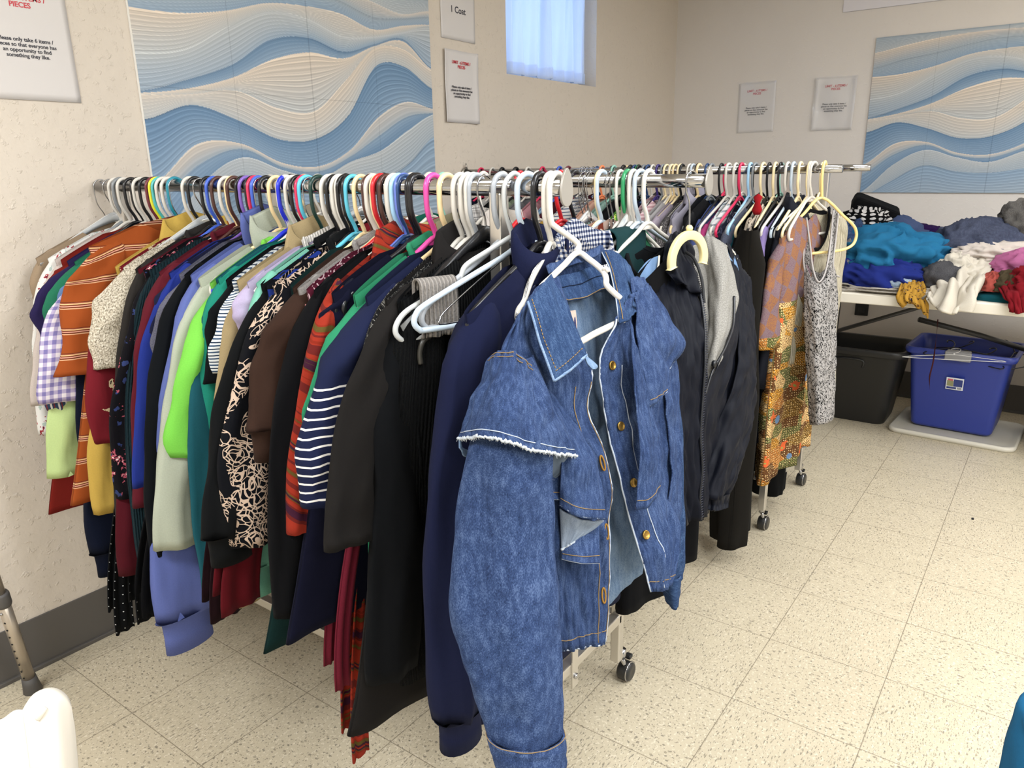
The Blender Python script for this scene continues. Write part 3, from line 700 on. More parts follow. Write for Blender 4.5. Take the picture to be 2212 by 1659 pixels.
def patch(name, rows, mat, parent, org, xp=False, nu=30, nv=30, thick=.0025, wr=.004, seed=0, uvs=(.2,.4), wsc=12, freq=None):
    """cloth surface through control points given as (x, y, distance) photo measurements"""
    P=[[(UX if xp else U)(*p) for p in row] for row in rows]; n=max(len(r) for r in P)
    A=[]
    for row in P: A.append(resample(smooth_path(row,8),nu+1))
    G=[]
    for i in range(nu+1): G.append(resample(smooth_path([A[j][i] for j in range(len(A))],8),nv+1))
    def nrmal(i,j):
        a=G[min(i+1,nu)][j]-G[max(i-1,0)][j]; b=G[i][min(j+1,nv)]-G[i][max(j-1,0)]; q=a.cross(b); q=q.normalized() if q.length>1e-9 else Vector((0,-1,0))
        return q if q.dot(EYE-G[i][j])>0 else -q
    N=[[nrmal(i,j) for j in range(nv+1)] for i in range(nu+1)]
    vs=[];us=[];fs=[]; Q={}
    for i in range(nu+1):
        for j in range(nv+1):
            u,v=i/nu,j/nv; d=wr*(fbm(u*wsc*uvs[0]*4,v*wsc*uvs[1]*1.6,seed)+.22*fbm(u*wsc*uvs[0]*7,v*wsc*uvs[1]*3,seed+5))
            if freq: d+=wr*freq[1]*math.sin(u*freq[0]+seed+1.2*fbm(v*3,seed))*v
            p=G[i][j]+N[i][j]*d; Q[i,j]=p; vs.append(p-org); us.append((u*uvs[0]+seed*.21,(1-v)*uvs[1]))
    for i in range(nu):
        for j in range(nv): a=i*(nv+1)+j; fs.append((a,a+1,a+nv+2,a+nv+1))
    o=mesh_obj(name,vs,fs,mat,parent,us); sd=o.modifiers.new('s','SOLIDIFY'); sd.thickness=thick; sd.offset=0
    def ev(u,v,off=0.):
        fi,fj=u*nu,v*nv; i=min(int(fi),nu-1); j=min(int(fj),nv-1); a,b=fi-i,fj-j
        p=(Q[i,j]*(1-a)+Q[i+1,j]*a)*(1-b)+(Q[i,j+1]*(1-a)+Q[i+1,j+1]*a)*b
        return p+N[i][j]*off-org
    ev.o=o; ev.n=lambda u,v:N[min(int(u*nu),nu)][min(int(v*nv),nv)]
    return ev
def resample(P, n):
    d=[0]
    for a,b in zip(P,P[1:]): d.append(d[-1]+(b-a).length)
    T=d[-1] or 1; out=[]; k=0
    for i in range(n):
        t=T*i/(n-1)
        while k<len(d)-2 and d[k+1]<t: k+=1
        s=(t-d[k])/max(d[k+1]-d[k],1e-9); out.append(P[k].lerp(P[k+1],min(1,max(0,s))))
    return out
def seam(name, ev, pts, mat, parent, r=.0009, off=.0018, dash=False):
    m=MB(); path=[]
    P=smooth_path([Vector((u,v,0)) for u,v in pts],10); Q=[ev(min(1,max(0,p.x)),min(1,max(0,p.y)),off) for p in P]
    if not dash: m.tube(Q,r,5)
    else:
        Q=resample(Q,max(4,int(sum((b-a).length for a,b in zip(Q,Q[1:]))/.0018)))
        for i in range(0,len(Q)-2,3): m.tube([Q[i],Q[i+1],Q[i+2]],r,4)
    return m.build(name,mat,parent)

# ------------------------------------------------------------------ rail A (nearest): garments and hangers
def ypx(px, x, row=400):
    d=_f+_r*((px-1106)/FPX)-_u*((row-829.5)/FPX); return x*d.y/d.x
XA,XB_,XC,XD=1.03,1.495,2.58,3.04
BRASS=plain('9a7a3c',.35,.9); SILV=chrome('cfcfcf',.2)
def sol(c,**k): return F('solid',c,**k)
ORST=F('stripe','b9541f','e8b183:0.40:0.44','2a2030:0.455:0.475','e3a58f:0.49:0.53','2a2030:0.545:0.56','f0c98a:0.575:0.61','c9806a:0.62:0.635','2a2030:0.655:0.67',sc=.052)
NAVST=F('stripe','222a52','e9e4dc:0.0:0.22',sc=.0138)
# (name, label, category, cloth, shoulder px, hanger colour, hanger type, shape)
GA=[
('coat','tan coat hanging hard against the wall at the far end of the front rail','coat',sol('b49a7c'),86,'black','clear',dict(W=.215,L=.5,sl=.4,out=-.01)),
('blouse','white blouse with small red and navy flowers, second garment from the wall','blouse',F('floral','e6e4de','c8404a','2a3050','b7c8c0',sc=1.5),108,'grey','bigtube',dict(sl=.47,L=.55,sw=.05,out=.012,tg=(88,945))),
('shirt','off-white sleeved shirt hanging between the floral blouse and the dark red top','shirt',sol('dccbc2'),116,'white','tube',dict(sl=.36,L=.5,out=.03,short=1,tg=(70,875))),
('dress','long bright red dress reaching low beside the wall','dress',sol('a3271f'),130,'black','tube',dict(L=.74,sl=.1,short=1,W=.2,hem=1.05,bt=(112,1113))),
('t_shirt','indigo purple t-shirt with a drooping short sleeve near the wall','t-shirt',sol('3a2f68'),148,'white','tube',dict(sl=.24,L=.55,short=1,sw=.07,out=.045,tg=(85,735))),
('t_shirt','emerald green t-shirt whose pointed sleeve shows under the light blue one','t-shirt',sol('2f8f68'),160,'black','tube',dict(sl=.27,L=.55,short=1,sw=.075,out=.055,tg=(92,772))),
('t_shirt','plain light blue t-shirt left of the orange striped blouse','t-shirt',sol('6f93c9'),174,'maroon','tube',dict(sl=.25,L=.55,short=1,sw=.06,out=.02,zs=-.08,tg=(113,742))),
('sweater','pale lime long sleeved sweater hanging below the gingham sleeve','sweater',sol('c5dc8f'),181,'yellow','tube',dict(sl=.60,L=.5,sw=.055,st=.02,out=.05,tg=(118,1035))),
('shirt','blue, white and red striped shirt peeping out under the gingham sleeve','shirt',F('vstripe','3f5a80','e6e2df:0.3:0.55','a33a44:0.75:0.9',sc=.018),187,'turquoise','tube',dict(sl=.40,short=1,sw=.07,out=.065,L=.4,tg=(108,892))),
('shirt','lilac and white gingham shirt with a wide short sleeve','shirt',F('gingham','e3dbe0','b9add0','8a7fbf',sc=.018),194,'white','tube',dict(sl=.36,short=1,sw=.082,out=.085,L=.45,tg=(80,880))),
('sweatpants','long navy sweater with ribbed cuffs hanging low beneath the orange striped blouse','sweater',sol('141c38'),205,'white','tube',dict(sl=.72,sw=.075,st=.022,out=.05,cuff=.06,L=.5,cuffw=.75,tg=(203,1253))),
('blouse','orange blouse with fine cream and black stripes, raised above its neighbours','blouse',ORST,217,'teal','tube',dict(W=.225,zs=-.052,drop=.07,L=.66,sl=.30,short=1,sw=.075,out=.055,T=.022,st=.022,hem=1.12,tg=(130,815),bt=(155,1095))),
('shirt','mustard yellow shirt with buttoned tab right of the orange striped blouse','shirt',sol('d8b04a'),247,'white','tube',dict(L=.69,sl=.5,sw=.05,out=.03,collar='shirt',tg=(216,1115))),
('dress','red dress with cream and black daisies showing under the charcoal blouse','dress',F('floral','92202c','e8cfa0','241a1c','92202c',sc=.9),258,'black','tube',dict(sl=.46,short=1,sw=.06,out=.06,L=.76,hem=1.0,tg=(205,965))),
('sweater','oatmeal knitted sweater with ribbed cap sleeve','sweater',F('tweed','cdbfa6','857a68','e6dcc8'),268,'silver','clear',dict(sl=.24,short=1,sw=.055,T=.014,tg=(198,805))),
('blouse','charcoal blouse with a ruffled neckline','blouse',sol('3a3532'),284,'black','tube',dict(L=.67,sl=.3,sw=.04,collar='crew',tg=(246,1135))),
('sweater','dark maroon long sleeved sweater behind the black flowered blouse','sweater',sol('6d1826'),296,'blue','tube',dict(sl=.66,L=.6,sw=.045,tg=(272,1245))),
('blouse','black blouse with bold embroidered white, pink and blue flowers','blouse',F('floral','17161d','c7566a','e9e2d8','3a4a86',sc=1.25),306,'brown','tube',dict(sl=.52,L=.6,sw=.05,out=.025,tg=(260,1080))),
('cardigan','dark teal chunky knit cardigan reaching low','cardigan',F('knit','1e3a44'),322,'white','tube',dict(sl=.70,L=.72,sw=.05,st=.018,tg=(308,1285))),
('sweater','burgundy crew neck sweater with long sleeve right of the teal cardigan','sweater',sol('7b1f2f'),338,'brown','tube',dict(sl=.64,L=.6,sw=.055,st=.02,out=.03,collar='crew',tg=(287,1100))),
('t_shirt','royal blue long sleeved t-shirt with its cuff ending mid rack','t-shirt',sol('2a3fae'),356,'black','tube',dict(sl=.54,L=.5,sw=.05,out=.055,tg=(284,1050))),
('t_shirt','dark navy t-shirt above the royal blue sleeve','t-shirt',sol('23264a'),364,'purple','tube',dict(sl=.20,short=1,sw=.065,L=.6,out=.01,tg=(336,760))),
('t_shirt','heather grey t-shirt with a purple sleeve edge','t-shirt',F('heather','5f5e70','787788'),376,'black','tube',dict(sl=.23,short=1,sw=.06,L=.6,out=.03,tg=(345,800))),
('sweater','plain black long sweater left of the periwinkle sweatshirt','sweater',sol('14171c'),388,'blue','tube',dict(sl=.64,L=.72,sw=.055,out=.02,tg=(308,1205))),
('sweatshirt','long periwinkle blue sweatshirt with a tall collar and wide low cuff','sweatshirt',sol('6878c4'),404,'black','tube',dict(sl=.70,L=.80,sw=.066,st=.022,out=.085,cuff=.075,cuffw=.95,collar='turtle',zs=-.075,T=.018,tg=(347,1420))),
('sweater','pale sage ribbed sweater with puffed shoulder','sweater',F('solid','b9c0aa'),424,'cream','tube',dict(sl=.56,L=.62,sw=.062,st=.024,out=.07,collar='turtle',zs=-.08,T=.018,cuffw=.9,tg=(347,1190))),
('t_shirt','bright lime green t-shirt with loose short sleeve','t-shirt',sol('7fe04a'),443,'royal','bigtube',dict(sl=.36,short=1,sw=.066,st=.026,out=.055,L=.6,collar='crew',T=.018,zs=-.086,tg=(381,990))),
('sweater','teal long sleeved sweater behind the black sweatshirt cuffs','sweater',sol('1f6a78'),458,'white','tube',dict(sl=.72,L=.7,sw=.05,out=.055,tg=(430,1285))),
('sweatshirt','jade green sweatshirt whose cuff hangs below the black one','sweatshirt',sol('1f9f84'),470,'black','tube',dict(sl=.66,L=.6,sw=.055,out=.05,cuff=.06,tg=(470,1322))),
('t_shirt','black t-shirt with white tag left of the blue striped blouse','t-shirt',sol('15181d'),481,'crimson','tube',dict(sl=.28,short=1,sw=.055,L=.6,tg=(445,830))),
('blouse','white blouse with fine blue diagonal lines','blouse',F('stripe','dfe2e2','3f5f86:0.1:0.32','27405f:0.6:0.78',sc=.012),494,'silver','wire',dict(sl=.28,short=1,sw=.06,L=.6,out=.03,tg=(466,810))),
('cardigan','tan cardigan with folded collar and ribbed cuff','cardigan',sol('b79f72'),512,'dark green','tube',dict(sl=.68,L=.66,sw=.055,out=.03,cuff=.07,collar='shirt',zs=-.075,tg=(500,1325))),
('t_shirt','lilac t-shirt with white ribbed collar','t-shirt',sol('c3b3d6'),533,'black','tube',dict(sl=.2,short=1,sw=.055,L=.6,collar='crew',cmat=F('knit','e8e0d6'),tg=(520,730))),
('sweater','mint green sweater whose long sleeve ends below the printed one','sweater',sol('7fcdb2'),545,'black','tube',dict(sl=.68,L=.6,sw=.045,out=.02,cuff=.06,tg=(532,1298))),
('sweatshirt','black sweatshirt with two long sleeves and ribbed cuffs left of the lace printed one','sweatshirt',sol('17181b'),556,'white','bigtube',dict(sl=.58,L=.62,sw=.062,st=.024,out=.10,cuff=.055,collar='crew',T=.018,tg=(432,1235))),
('dress','black sheer dress with blue stripes near the hem','dress',F('stripe','151720','2a46b4:0.35:0.8',sc=.03),568,'black','tube',dict(sl=.2,L=.80,sw=.04,hem=1.02)),
('sweatshirt','black sweatshirt covered in cream lace scroll print','sweatshirt',F('lace','14151c','d5b8a0',sc=1.0),585,'cyan','tube',dict(sl=.56,L=.64,sw=.066,st=.026,out=.03,T=.024,collar='crew',fold=.010,cmat=sol('17181b'),tg=(499,1190))),
('trousers','dark green trousers hanging below the lace printed sweatshirt','trousers',sol('173c3a'),602,'cream','tube',dict(sl=0,L=.84,W=.19,bt=(548,1420))),
('sweatshirt','brown sweatshirt with ribbed cuff and a pink edge stripe','sweatshirt',sol('4a3026'),622,'brown','tube',dict(sl=.46,L=.6,sw=.062,st=.025,out=.075,cuff=.055,tg=(541,1000))),
('cardigan','heather grey cardigan collar behind the maroon bandana print','cardigan',F('heather','8b8580','a39d98'),640,'cream','tube',dict(sl=.4,L=.6,sw=.045,collar='crew')),
('shirt','maroon shirt with white bandana scroll print','shirt',F('bandana','6d1c34','dcb8bc'),655,'black','tube',dict(sl=.50,L=.66,sw=.05,st=.02,out=.01,tg=(628,1010))),
('cardigan','thin black cardigan with a row of silver buttons low down','cardigan',sol('141517'),672,'white','bigtube',dict(sl=.6,L=.76,sw=.045,out=.02,tg=(588,1345))),
('shirt','rust red and purple striped woven shirt with folded collar under the navy hanger','shirt',F('serape','b23a22'),695,'navy','tube',dict(sl=.52,L=.66,sw=.034,st=.016,collar='shirt',W=.2,tg=(618,1160))),
('dress','long dark navy dress with a flared rounded hem','dress',sol('171a35'),722,'black','bigtube',dict(sl=.12,L=.80,W=.21,hem=1.30,T=.02,short=1,bt=(598,1420))),
('t_shirt','green t-shirt with ribbed neck under the pink hanger','t-shirt',sol('2f9f6e'),757,'pink','bigtube',dict(sl=.30,short=1,sw=.06,L=.62,out=.045,collar='crew',T=.016,tg=(682,930))),
('t_shirt','navy t-shirt with narrow white stripes and solid navy shoulders','t-shirt',NAVST,786,'cream','bigtube',dict(sl=.37,short=1,sw=.064,st=.028,out=.055,L=.63,T=.022,fold=.012,yoke=1,tg=(665,1108))),
('cardigan','black cardigan with silver sparkle knit','cardigan',F('speckle','1b1b1d','8f8d86'),815,'white','bigtube',dict(sl=.62,L=.66,sw=.06,st=.02,out=.0,tg=(782,1120))),
('coat','long charcoal wool coat reaching far down','coat',sol('2b2725'),832,'white','bigtube',dict(sl=.5,L=.84,W=.21,hem=1.08,T=.022,collar='shirt',fold=.009,tg=(712,1200),bt=(760,1600))),
('sweater','black knitted sweater draped below the folded grey knit','sweater',sol('15171a'),850,'silver','tube',dict(sl=.66,L=.66,sw=.062,st=.02,T=.018,fold=.008,tg=(806,1480))),
('sweater','black fine ribbed top on the smoky grey hanger','top',F('knit','17181b'),868,'black','suit',dict(sl=.60,L=.64,sw=.06,T=.018,fold=.010,tg=(882,1490))),
('hoodie','navy hooded sweatshirt with thick sleeve right beside the denim jacket','hoodie',sol('20274e'),992,'black','bigtube',dict(sl=.66,L=.80,sw=.062,st=.028,out=.03,T=.026,cuff=.06,collar='hood',W=.20,fold=.01,zs=-.085,tg=(942,1640))),
]
def fit(a,b,sh): return a+b if len((a+b).split())<=16 else sh+b
HN={'white':'white','silver':'silver','pale blue':'pale blue grey'}
TYN={'tube':'plastic hanger','bigtube':'tubular plastic hanger','wire':'thin wire hanger','suit':'glossy moulded hanger with metal hook','clear':'clear plastic hanger with metal hook','wood':'wooden hanger'}
def short(lbl):
    w=lbl.split()
    cut=len(w)
    for k in ('with','whose','hanging','left','right','reaching','second','between','showing','peeping','behind','above','below','covered','raised','draped','on','beside','under','near'):
        if k in w[2:]: cut=min(cut,w[2:].index(k)+2)
    return ' '.join(w[:cut]).rstrip(',')
GRPA='clothes hanging from the nearest rail'; GRPH='hangers on the nearest rail'
for i,(nm,lb,cat,mat,spx,hc,ht,kw) in enumerate(GA):
    y=ypx(spx,XA-.21,600); rz=R(random.Random(i).uniform(-3,3)); kw=dict(kw)
    gname={'sweatpants':'sweater','tights':'leggings'}.get(nm,nm)
    kw.pop('yoke',None)
    if nm=='tights': kw['zs']=-.2; kw['drop']=.012; kw['L']=.78; kw['nr']=.01; kw['dip']=.0
    g=garment(gname,lb,cat,mat,XA,y,RZ,rz,GRPA,**kw)
    hanger(hc,ht,XA,y,RZ,rz,'%s %s holding the %s'%(HN.get(hc,hc),TYN[ht],short(lb)),GRPH,hw=kw.get('W',.205)-.006)
    if 'brown sweatshirt' in lb:
        m=MB(); m.tube(smooth_path([(-.20,-.03,-.19),(-.245,-.034,-.4),(-.29,-.036,-.62)],5),.005,6); m.build('edge_stripe',sol('d98a86'),g)
    if 'silver buttons' in lb:
        for q in range(5):
            m=MB(); m.lathe([(0,0),(.0055,0),(.0055,-.003),(.003,-.004),(0,-.004)],12,(-.215+.004*q,-.03,-.62-.05*q),'y'); m.build('button',SILV,g)
# extra hangers squeezed between the garments, colours as on the rail
EX=[(206,'silver','wire'),(240,'white','tube'),(288,'black','tube'),(350,'silver','wire'),(368,'silver','wire'),(492,'cream','tube'),(540,'crimson','tube'),(552,'silver','wire'),(606,'white','bigtube'),(652,'cyan','tube'),(700,'white','bigtube'),(730,'white','tube'),(745,'black','tube'),(796,'white','bigtube'),(812,'red','bigtube'),(826,'brown','tube'),(840,'white','bigtube'),(850,'light blue','bigtube'),(862,'periwinkle','bigtube'),(884,'black','bigtube'),(990,'silver','wire'),(1012,'white','bigtube'),(1072,'silver','bigtube'),(1098,'silver','wire')]
EXN={}
for i,(px,c,t) in enumerate(EX):
    y=ypx(px+12,XA,400); near=min(GA,key=lambda g:abs(ypx(g[4],XA-.21,600)-y))
    lb='spare %s %s squeezed in by the %s'%(HN.get(c,c),TYN[t].replace('tubular ',''),short(near[1])); EXN[lb]=EXN.get(lb,0)+1
    if EXN[lb]>1: lb='another '+lb
    hanger(c,t,XA,y,RZ,R(random.Random(i+99).uniform(-5,5)),lb,GRPH,hw=.14 if px<545 else .195)

def strip(name,label,cat,mat,px0,px1,row,ysp,top=1.0,seed=0):
    y=ypx(ysp,XA-.21,600); a=onplane(px0,row,y); b=onplane(px1,row,y); xc=(a.x+b.x)/2-XA; W=abs(b.x-a.x)/2
    return folded(name,label,cat,mat,XA,y,RZ,0,L=top-a.z,W=W,T=.012,z0=top-RZ,xc=xc,xt=-.08,amp=.003,seed=seed,group=GRPA)
strip('scarf','rust red and purple striped scarf end hanging lowest beside the charcoal coat','scarf',F('serape','b23a22'),750,790,1642,712)
strip('scarf','plain crimson scarf end between the navy dress and the striped scarf','scarf',sol('8f2438'),715,746,1490,730,seed=2)
strip('skirt','dark wine skirt hem low between the periwinkle sweatshirt and the jade cuff','skirt',sol('2c1218'),448,520,1345,500,seed=3)
strip('skirt','narrow red skirt hem seen just above the floor behind the tan cuff','skirt',sol('7a1420'),470,560,1330,560,seed=4)
strip('leggings','black leggings with tiny white dots hanging almost to the floor','leggings',F('dots','121417','d8d8d8','.05',sc=.021),244,288,1368,262,seed=6)
strip('leggings','second black dotted leg beside the floor edge, right of the first','leggings',F('dots','121417','d8d8d8','.05',sc=.021),290,335,1345,292,seed=7)
strip('trousers','black trouser legs low behind the plain black sweater','trousers',sol('121316'),300,352,1330,380,seed=5)
# grey hanger arm with a folded grey knit and its clip, in front of the black sweaters
yk=.742
gh=thing('clip_hanger','grey plastic hanger with flat loop end and curved clip, holding a folded grey knit','hanger',(XA,yk,RZ),R(-17),GRPH)
m=MB(); m.tube(smooth_path([(.018,0,-.006),(.02,0,.006),(.006,0,.0205),(-.006,0,.0208),(-.0205,0,.004),(-.021,0,-.03),(-.012,0,-.06),(0,0,-.09)],5),.0042,8)
m.tube(smooth_path([(0,0,-.075),(-.06,0,-.10),(-.10,0,-.118),(-.112,0,-.136),(-.125,0,-.145),(-.18,0,-.165),(-.215,0,-.180),(-.232,0,-.198),(-.232,0,-.214),(-.215,0,-.226),(-.19,0,-.222),(-.16,0,-.216),(0,0,-.216)],6),.0045,8)
m.build('loop_arm',plain('b9bbb9',.3),gh)
m=MB(); m.add([(-.225,-.001,-.20),(-.18,-.001,-.168),(-.17,-.001,-.215),(-.215,-.001,-.222),(-.225,.001,-.20),(-.18,.001,-.168),(-.17,.001,-.215),(-.215,.001,-.222)],[(0,1,2,3),(7,6,5,4),(0,4,5,1),(1,5,6,2),(2,6,7,3),(3,7,4,0)]); m.build('loop_web',plain('7d7f80',.35),gh)
m=MB(); m.tube(smooth_path([(-.175,-.004,-.222),(-.19,-.006,-.229),(-.197,-.006,-.246),(-.196,-.006,-.264)],5),.0045,8); m.build('clip',plain('3a3833',.3),gh)
kn=folded('folded_knit','ribbed light grey knit folded over the grey hanger arm in front of black sweaters','knitwear',F('knit','aaa29a'),XA,yk,RZ,R(-17),L=.080,W=.034,T=.010,z0=-.143,xc=-.160,group=None)
kn.rotation_euler=(0,0,R(-17))

yq=.716
hanger('pale blue','bigtube',XA,yq,RZ,R(-17),'pale blue grey tubular plastic hanger with its rounded lower corner showing over black clothes',GRPH,hw=.222)
folded('folded_trousers','black trousers folded over the bar of the pale blue grey hanger','trousers',sol('101114'),XA,yq,RZ,R(-17),L=.55,W=.13,T=.012,z0=-.205,xc=.0,group=GRPA)
# navy and white checked shirt behind the denim jacket
PLD=F('gingham','d8cfc2','77809c','1d2850',sc=.0085)
yp=.681
hanger('silver','wire',XA,yp-.012,RZ,R(3),'thin brass coloured wire hanger with twisted neck, holding the blue check shirt',GRPH,hw=.11)
garment('shirt','navy and cream checked shirt showing around the denim jacket','shirt',PLD,XA+.105,yp-.012,RZ,R(1),GRPA,W=.190,zs=-.075,drop=.10,L=.70,T=.018,sl=.45,sw=.055,sides=(1,),collar='shirt',fold=.008,nr=.085)
hanger('white','bigtube',XA,.671,RZ,R(3),'white tubular plastic hanger just behind the one holding the denim jacket',GRPH,hw=.105)

# ------------------------------------------------------------------ denim jacket with ruffles (front of the nearest rail)
yj=.660; JO=Vector((XA,yj,RZ))
jh=thing('plastic_hanger','white tubular plastic hanger nearest the end plate, holding the denim jacket','hanger',JO,0,GRPH)
m=MB(); m.tube(smooth_path([(.0195,0,-.006),(.0205,0,.004),(.0155,0,.0145),(.006,0,.0205),(-.005,0,.0208),(-.0150,0,.0150),(-.0208,0,.004),(-.0215,0,-.012),(-.0205,0,-.035),(-.016,0,-.052),(-.010,-.004,-.060),U(1247,525,1.212)-JO,U(1246,543,1.21)-JO],5),.0050,10)
m.tube(smooth_path([U(1160,650,1.125)-JO,U(1168,622,1.135)-JO,U(1190,600,1.155)-JO,U(1218,573,1.18)-JO,U(1247,546,1.21)-JO,U(1272,560,1.212)-JO,U(1300,583,1.205)-JO,U(1309,600,1.20)-JO,U(1312,618,1.195)-JO,U(1340,645,1.20)-JO],6),.0050,10)
m.tube([U(1302,585,1.203)-JO,U(1309,578,1.20)-JO,U(1314,588,1.20)-JO],.0042,8); m.tube(smooth_path([U(1160,650,1.125)-JO,U(1158,690,1.12)-JO,U(1175,740,1.12)-JO,U(1235,745,1.12)-JO,U(1290,718,1.15)-JO,U(1350,690,1.20)-JO],6),.0052,10)
m.build('hanger_frame',plain(HC['white'],.28),jh)
JK=thing('denim_jacket','blue denim jacket with frayed ruffled sleeves and brass buttons, front of the nearest rack','jacket',JO,0,GRPA)
DN=F('denim','24345c','3b5384','6c85b2'); DL=F('denim','6483ad','86a4ca','a9c1dd'); DD=F('denim','223660','34507f','6482ad')
STI=sol('a98a5c'); EDG=sol('c3cede'); TK=sol('1d2a48')
def jp(name, rows, mat=DN, **k): return patch(name,rows,mat,JK,JO,**k)
back=jp('back_lining',[[(1195,612,1.19),(1262,588,1.24),(1330,600,1.27)],[(1215,700,1.21),(1285,690,1.26),(1352,690,1.28)],[(1225,850,1.22),(1295,850,1.26),(1365,850,1.28)],[(1225,1050,1.22),(1310,1050,1.26),(1385,1050,1.28)],[(1225,1200,1.21),(1310,1210,1.25),(1390,1200,1.28)],[(1235,1375,1.20),(1310,1310,1.24),(1385,1238,1.28)]],DL,wr=.008,uvs=(.2,.6))
lp=jp('front_panel',[[(1110,700,1.07),(1160,620,1.10),(1205,600,1.13)],[(1075,780,1.05),(1150,740,1.075),(1250,720,1.105)],[(1090,850,1.05),(1180,830,1.08),(1276,800,1.11)],[(1110,920,1.05),(1190,920,1.08),(1272,900,1.11)],[(1140,1020,1.055),(1225,1015,1.08),(1312,1000,1.11)],[(1165,1150,1.06),(1240,1150,1.08),(1317,1150,1.11)],[(1185,1290,1.065),(1250,1290,1.085),(1312,1270,1.11)],[(1200,1408,1.07),(1258,1403,1.09),(1308,1386,1.11)]],wr=.009,uvs=(.25,.65),nu=40,nv=56,freq=(9,.5))
for u_ in (.80,.985): seam('placket_stitch',lp,[(u_,.30),(u_,.5),(u_+.0,.75),(u_,.99)],STI,JK,r=.0007)
seam('hem_stitch',lp,[(.02,.965),(.5,.965),(.99,.965)],STI,JK,r=.0007)
seam('front_edge',lp,[(.998,.22),(.998,.5),(.998,.8),(.998,1)],EDG,JK,r=.0016,off=0)
seam('hem_edge',lp,[(0,.998),(.5,.998),(1,.998)],EDG,JK,r=.0014,off=0)
def buttonhole(ev,u_,v_,nm='buttonhole'):
    m=MB(); c=ev(u_,v_,.003); a=ev(u_,min(v_+.03,1),.003)-ev(u_,v_-.03,.003); a=a.normalized(); n=ev.n(u_,v_); b=n.cross(a).normalized()
    P=[c+a*.011*math.cos(t)+b*.0032*math.sin(t) for t in [2*math.pi*k/18 for k in range(18)]]; m.tube(P,.0014,6,closed=True); m.build(nm,sol('b07f35'),JK)
for v_ in (.52,.70,.87): buttonhole(lp,.90,v_)
rp=jp('front_panel',[[(1332,690,1.17),(1362,640,1.21),(1400,612,1.27)],[(1297,775,1.15),(1350,750,1.19),(1425,730,1.26)],[(1300,850,1.15),(1360,840,1.19),(1436,830,1.26)],[(1318,950,1.15),(1380,940,1.19),(1440,930,1.26)],[(1343,1040,1.155),(1395,1040,1.19),(1448,1030,1.26)],[(1365,1130,1.16),(1412,1130,1.19),(1462,1110,1.25)],[(1390,1210,1.16),(1428,1205,1.18),(1470,1190,1.23)],[(1411,1279,1.165),(1432,1276,1.18),(1452,1263,1.20)]],wr=.009,uvs=(.22,.62),seed=4,nu=36,nv=56,freq=(8,.5))
seam('front_edge',rp,[(.002,.0),(.002,.3),(.002,.7),(.002,1)],EDG,JK,r=.0016,off=0)
for u_ in (.30,): seam('placket_stitch',rp,[(u_,.22),(u_,.5),(u_+.02,.75),(.45,.99)],EDG,JK,r=.0009)
seam('hem_stitch',rp,[(.02,.965),(.5,.965),(.99,.965)],STI,JK,r=.0007)
def brass(ev,u_,v_):
    c=ev(u_,v_,.003); n=ev.n(u_,v_); m=MB(); n0=18; a=n.orthogonal().normalized(); b=n.cross(a); prof=[(0,.0006),(.0052,.0006),(.0058,.0014),(.0068,.0014),(.0074,.0006),(.0074,-.001)]; vs=[];fs=[]
    for r_,h in prof:
        for k in range(n0): t=2*math.pi*k/n0; vs.append(c+a*r_*math.cos(t)+b*r_*math.sin(t)+n*(h+.0015))
    for i in range(5):
        for k in range(n0): l=(k+1)%n0; fs.append((i*n0+k,i*n0+l,(i+1)*n0+l,(i+1)*n0+k))
    m.add(vs,fs); m.build('brass_button',BRASS,JK)
for v_ in (.205,.415,.615,.80): brass(rp,.17,v_)
# right body side seen past the placket
jp('side_panel',[[(1430,760,1.25),(1460,760,1.31)],[(1440,900,1.25),(1470,880,1.31)],[(1448,1050,1.25),(1475,1040,1.31)],[(1400,1205,1.21),(1472,1192,1.30)]],wr=.006,uvs=(.1,.5),seed=7)
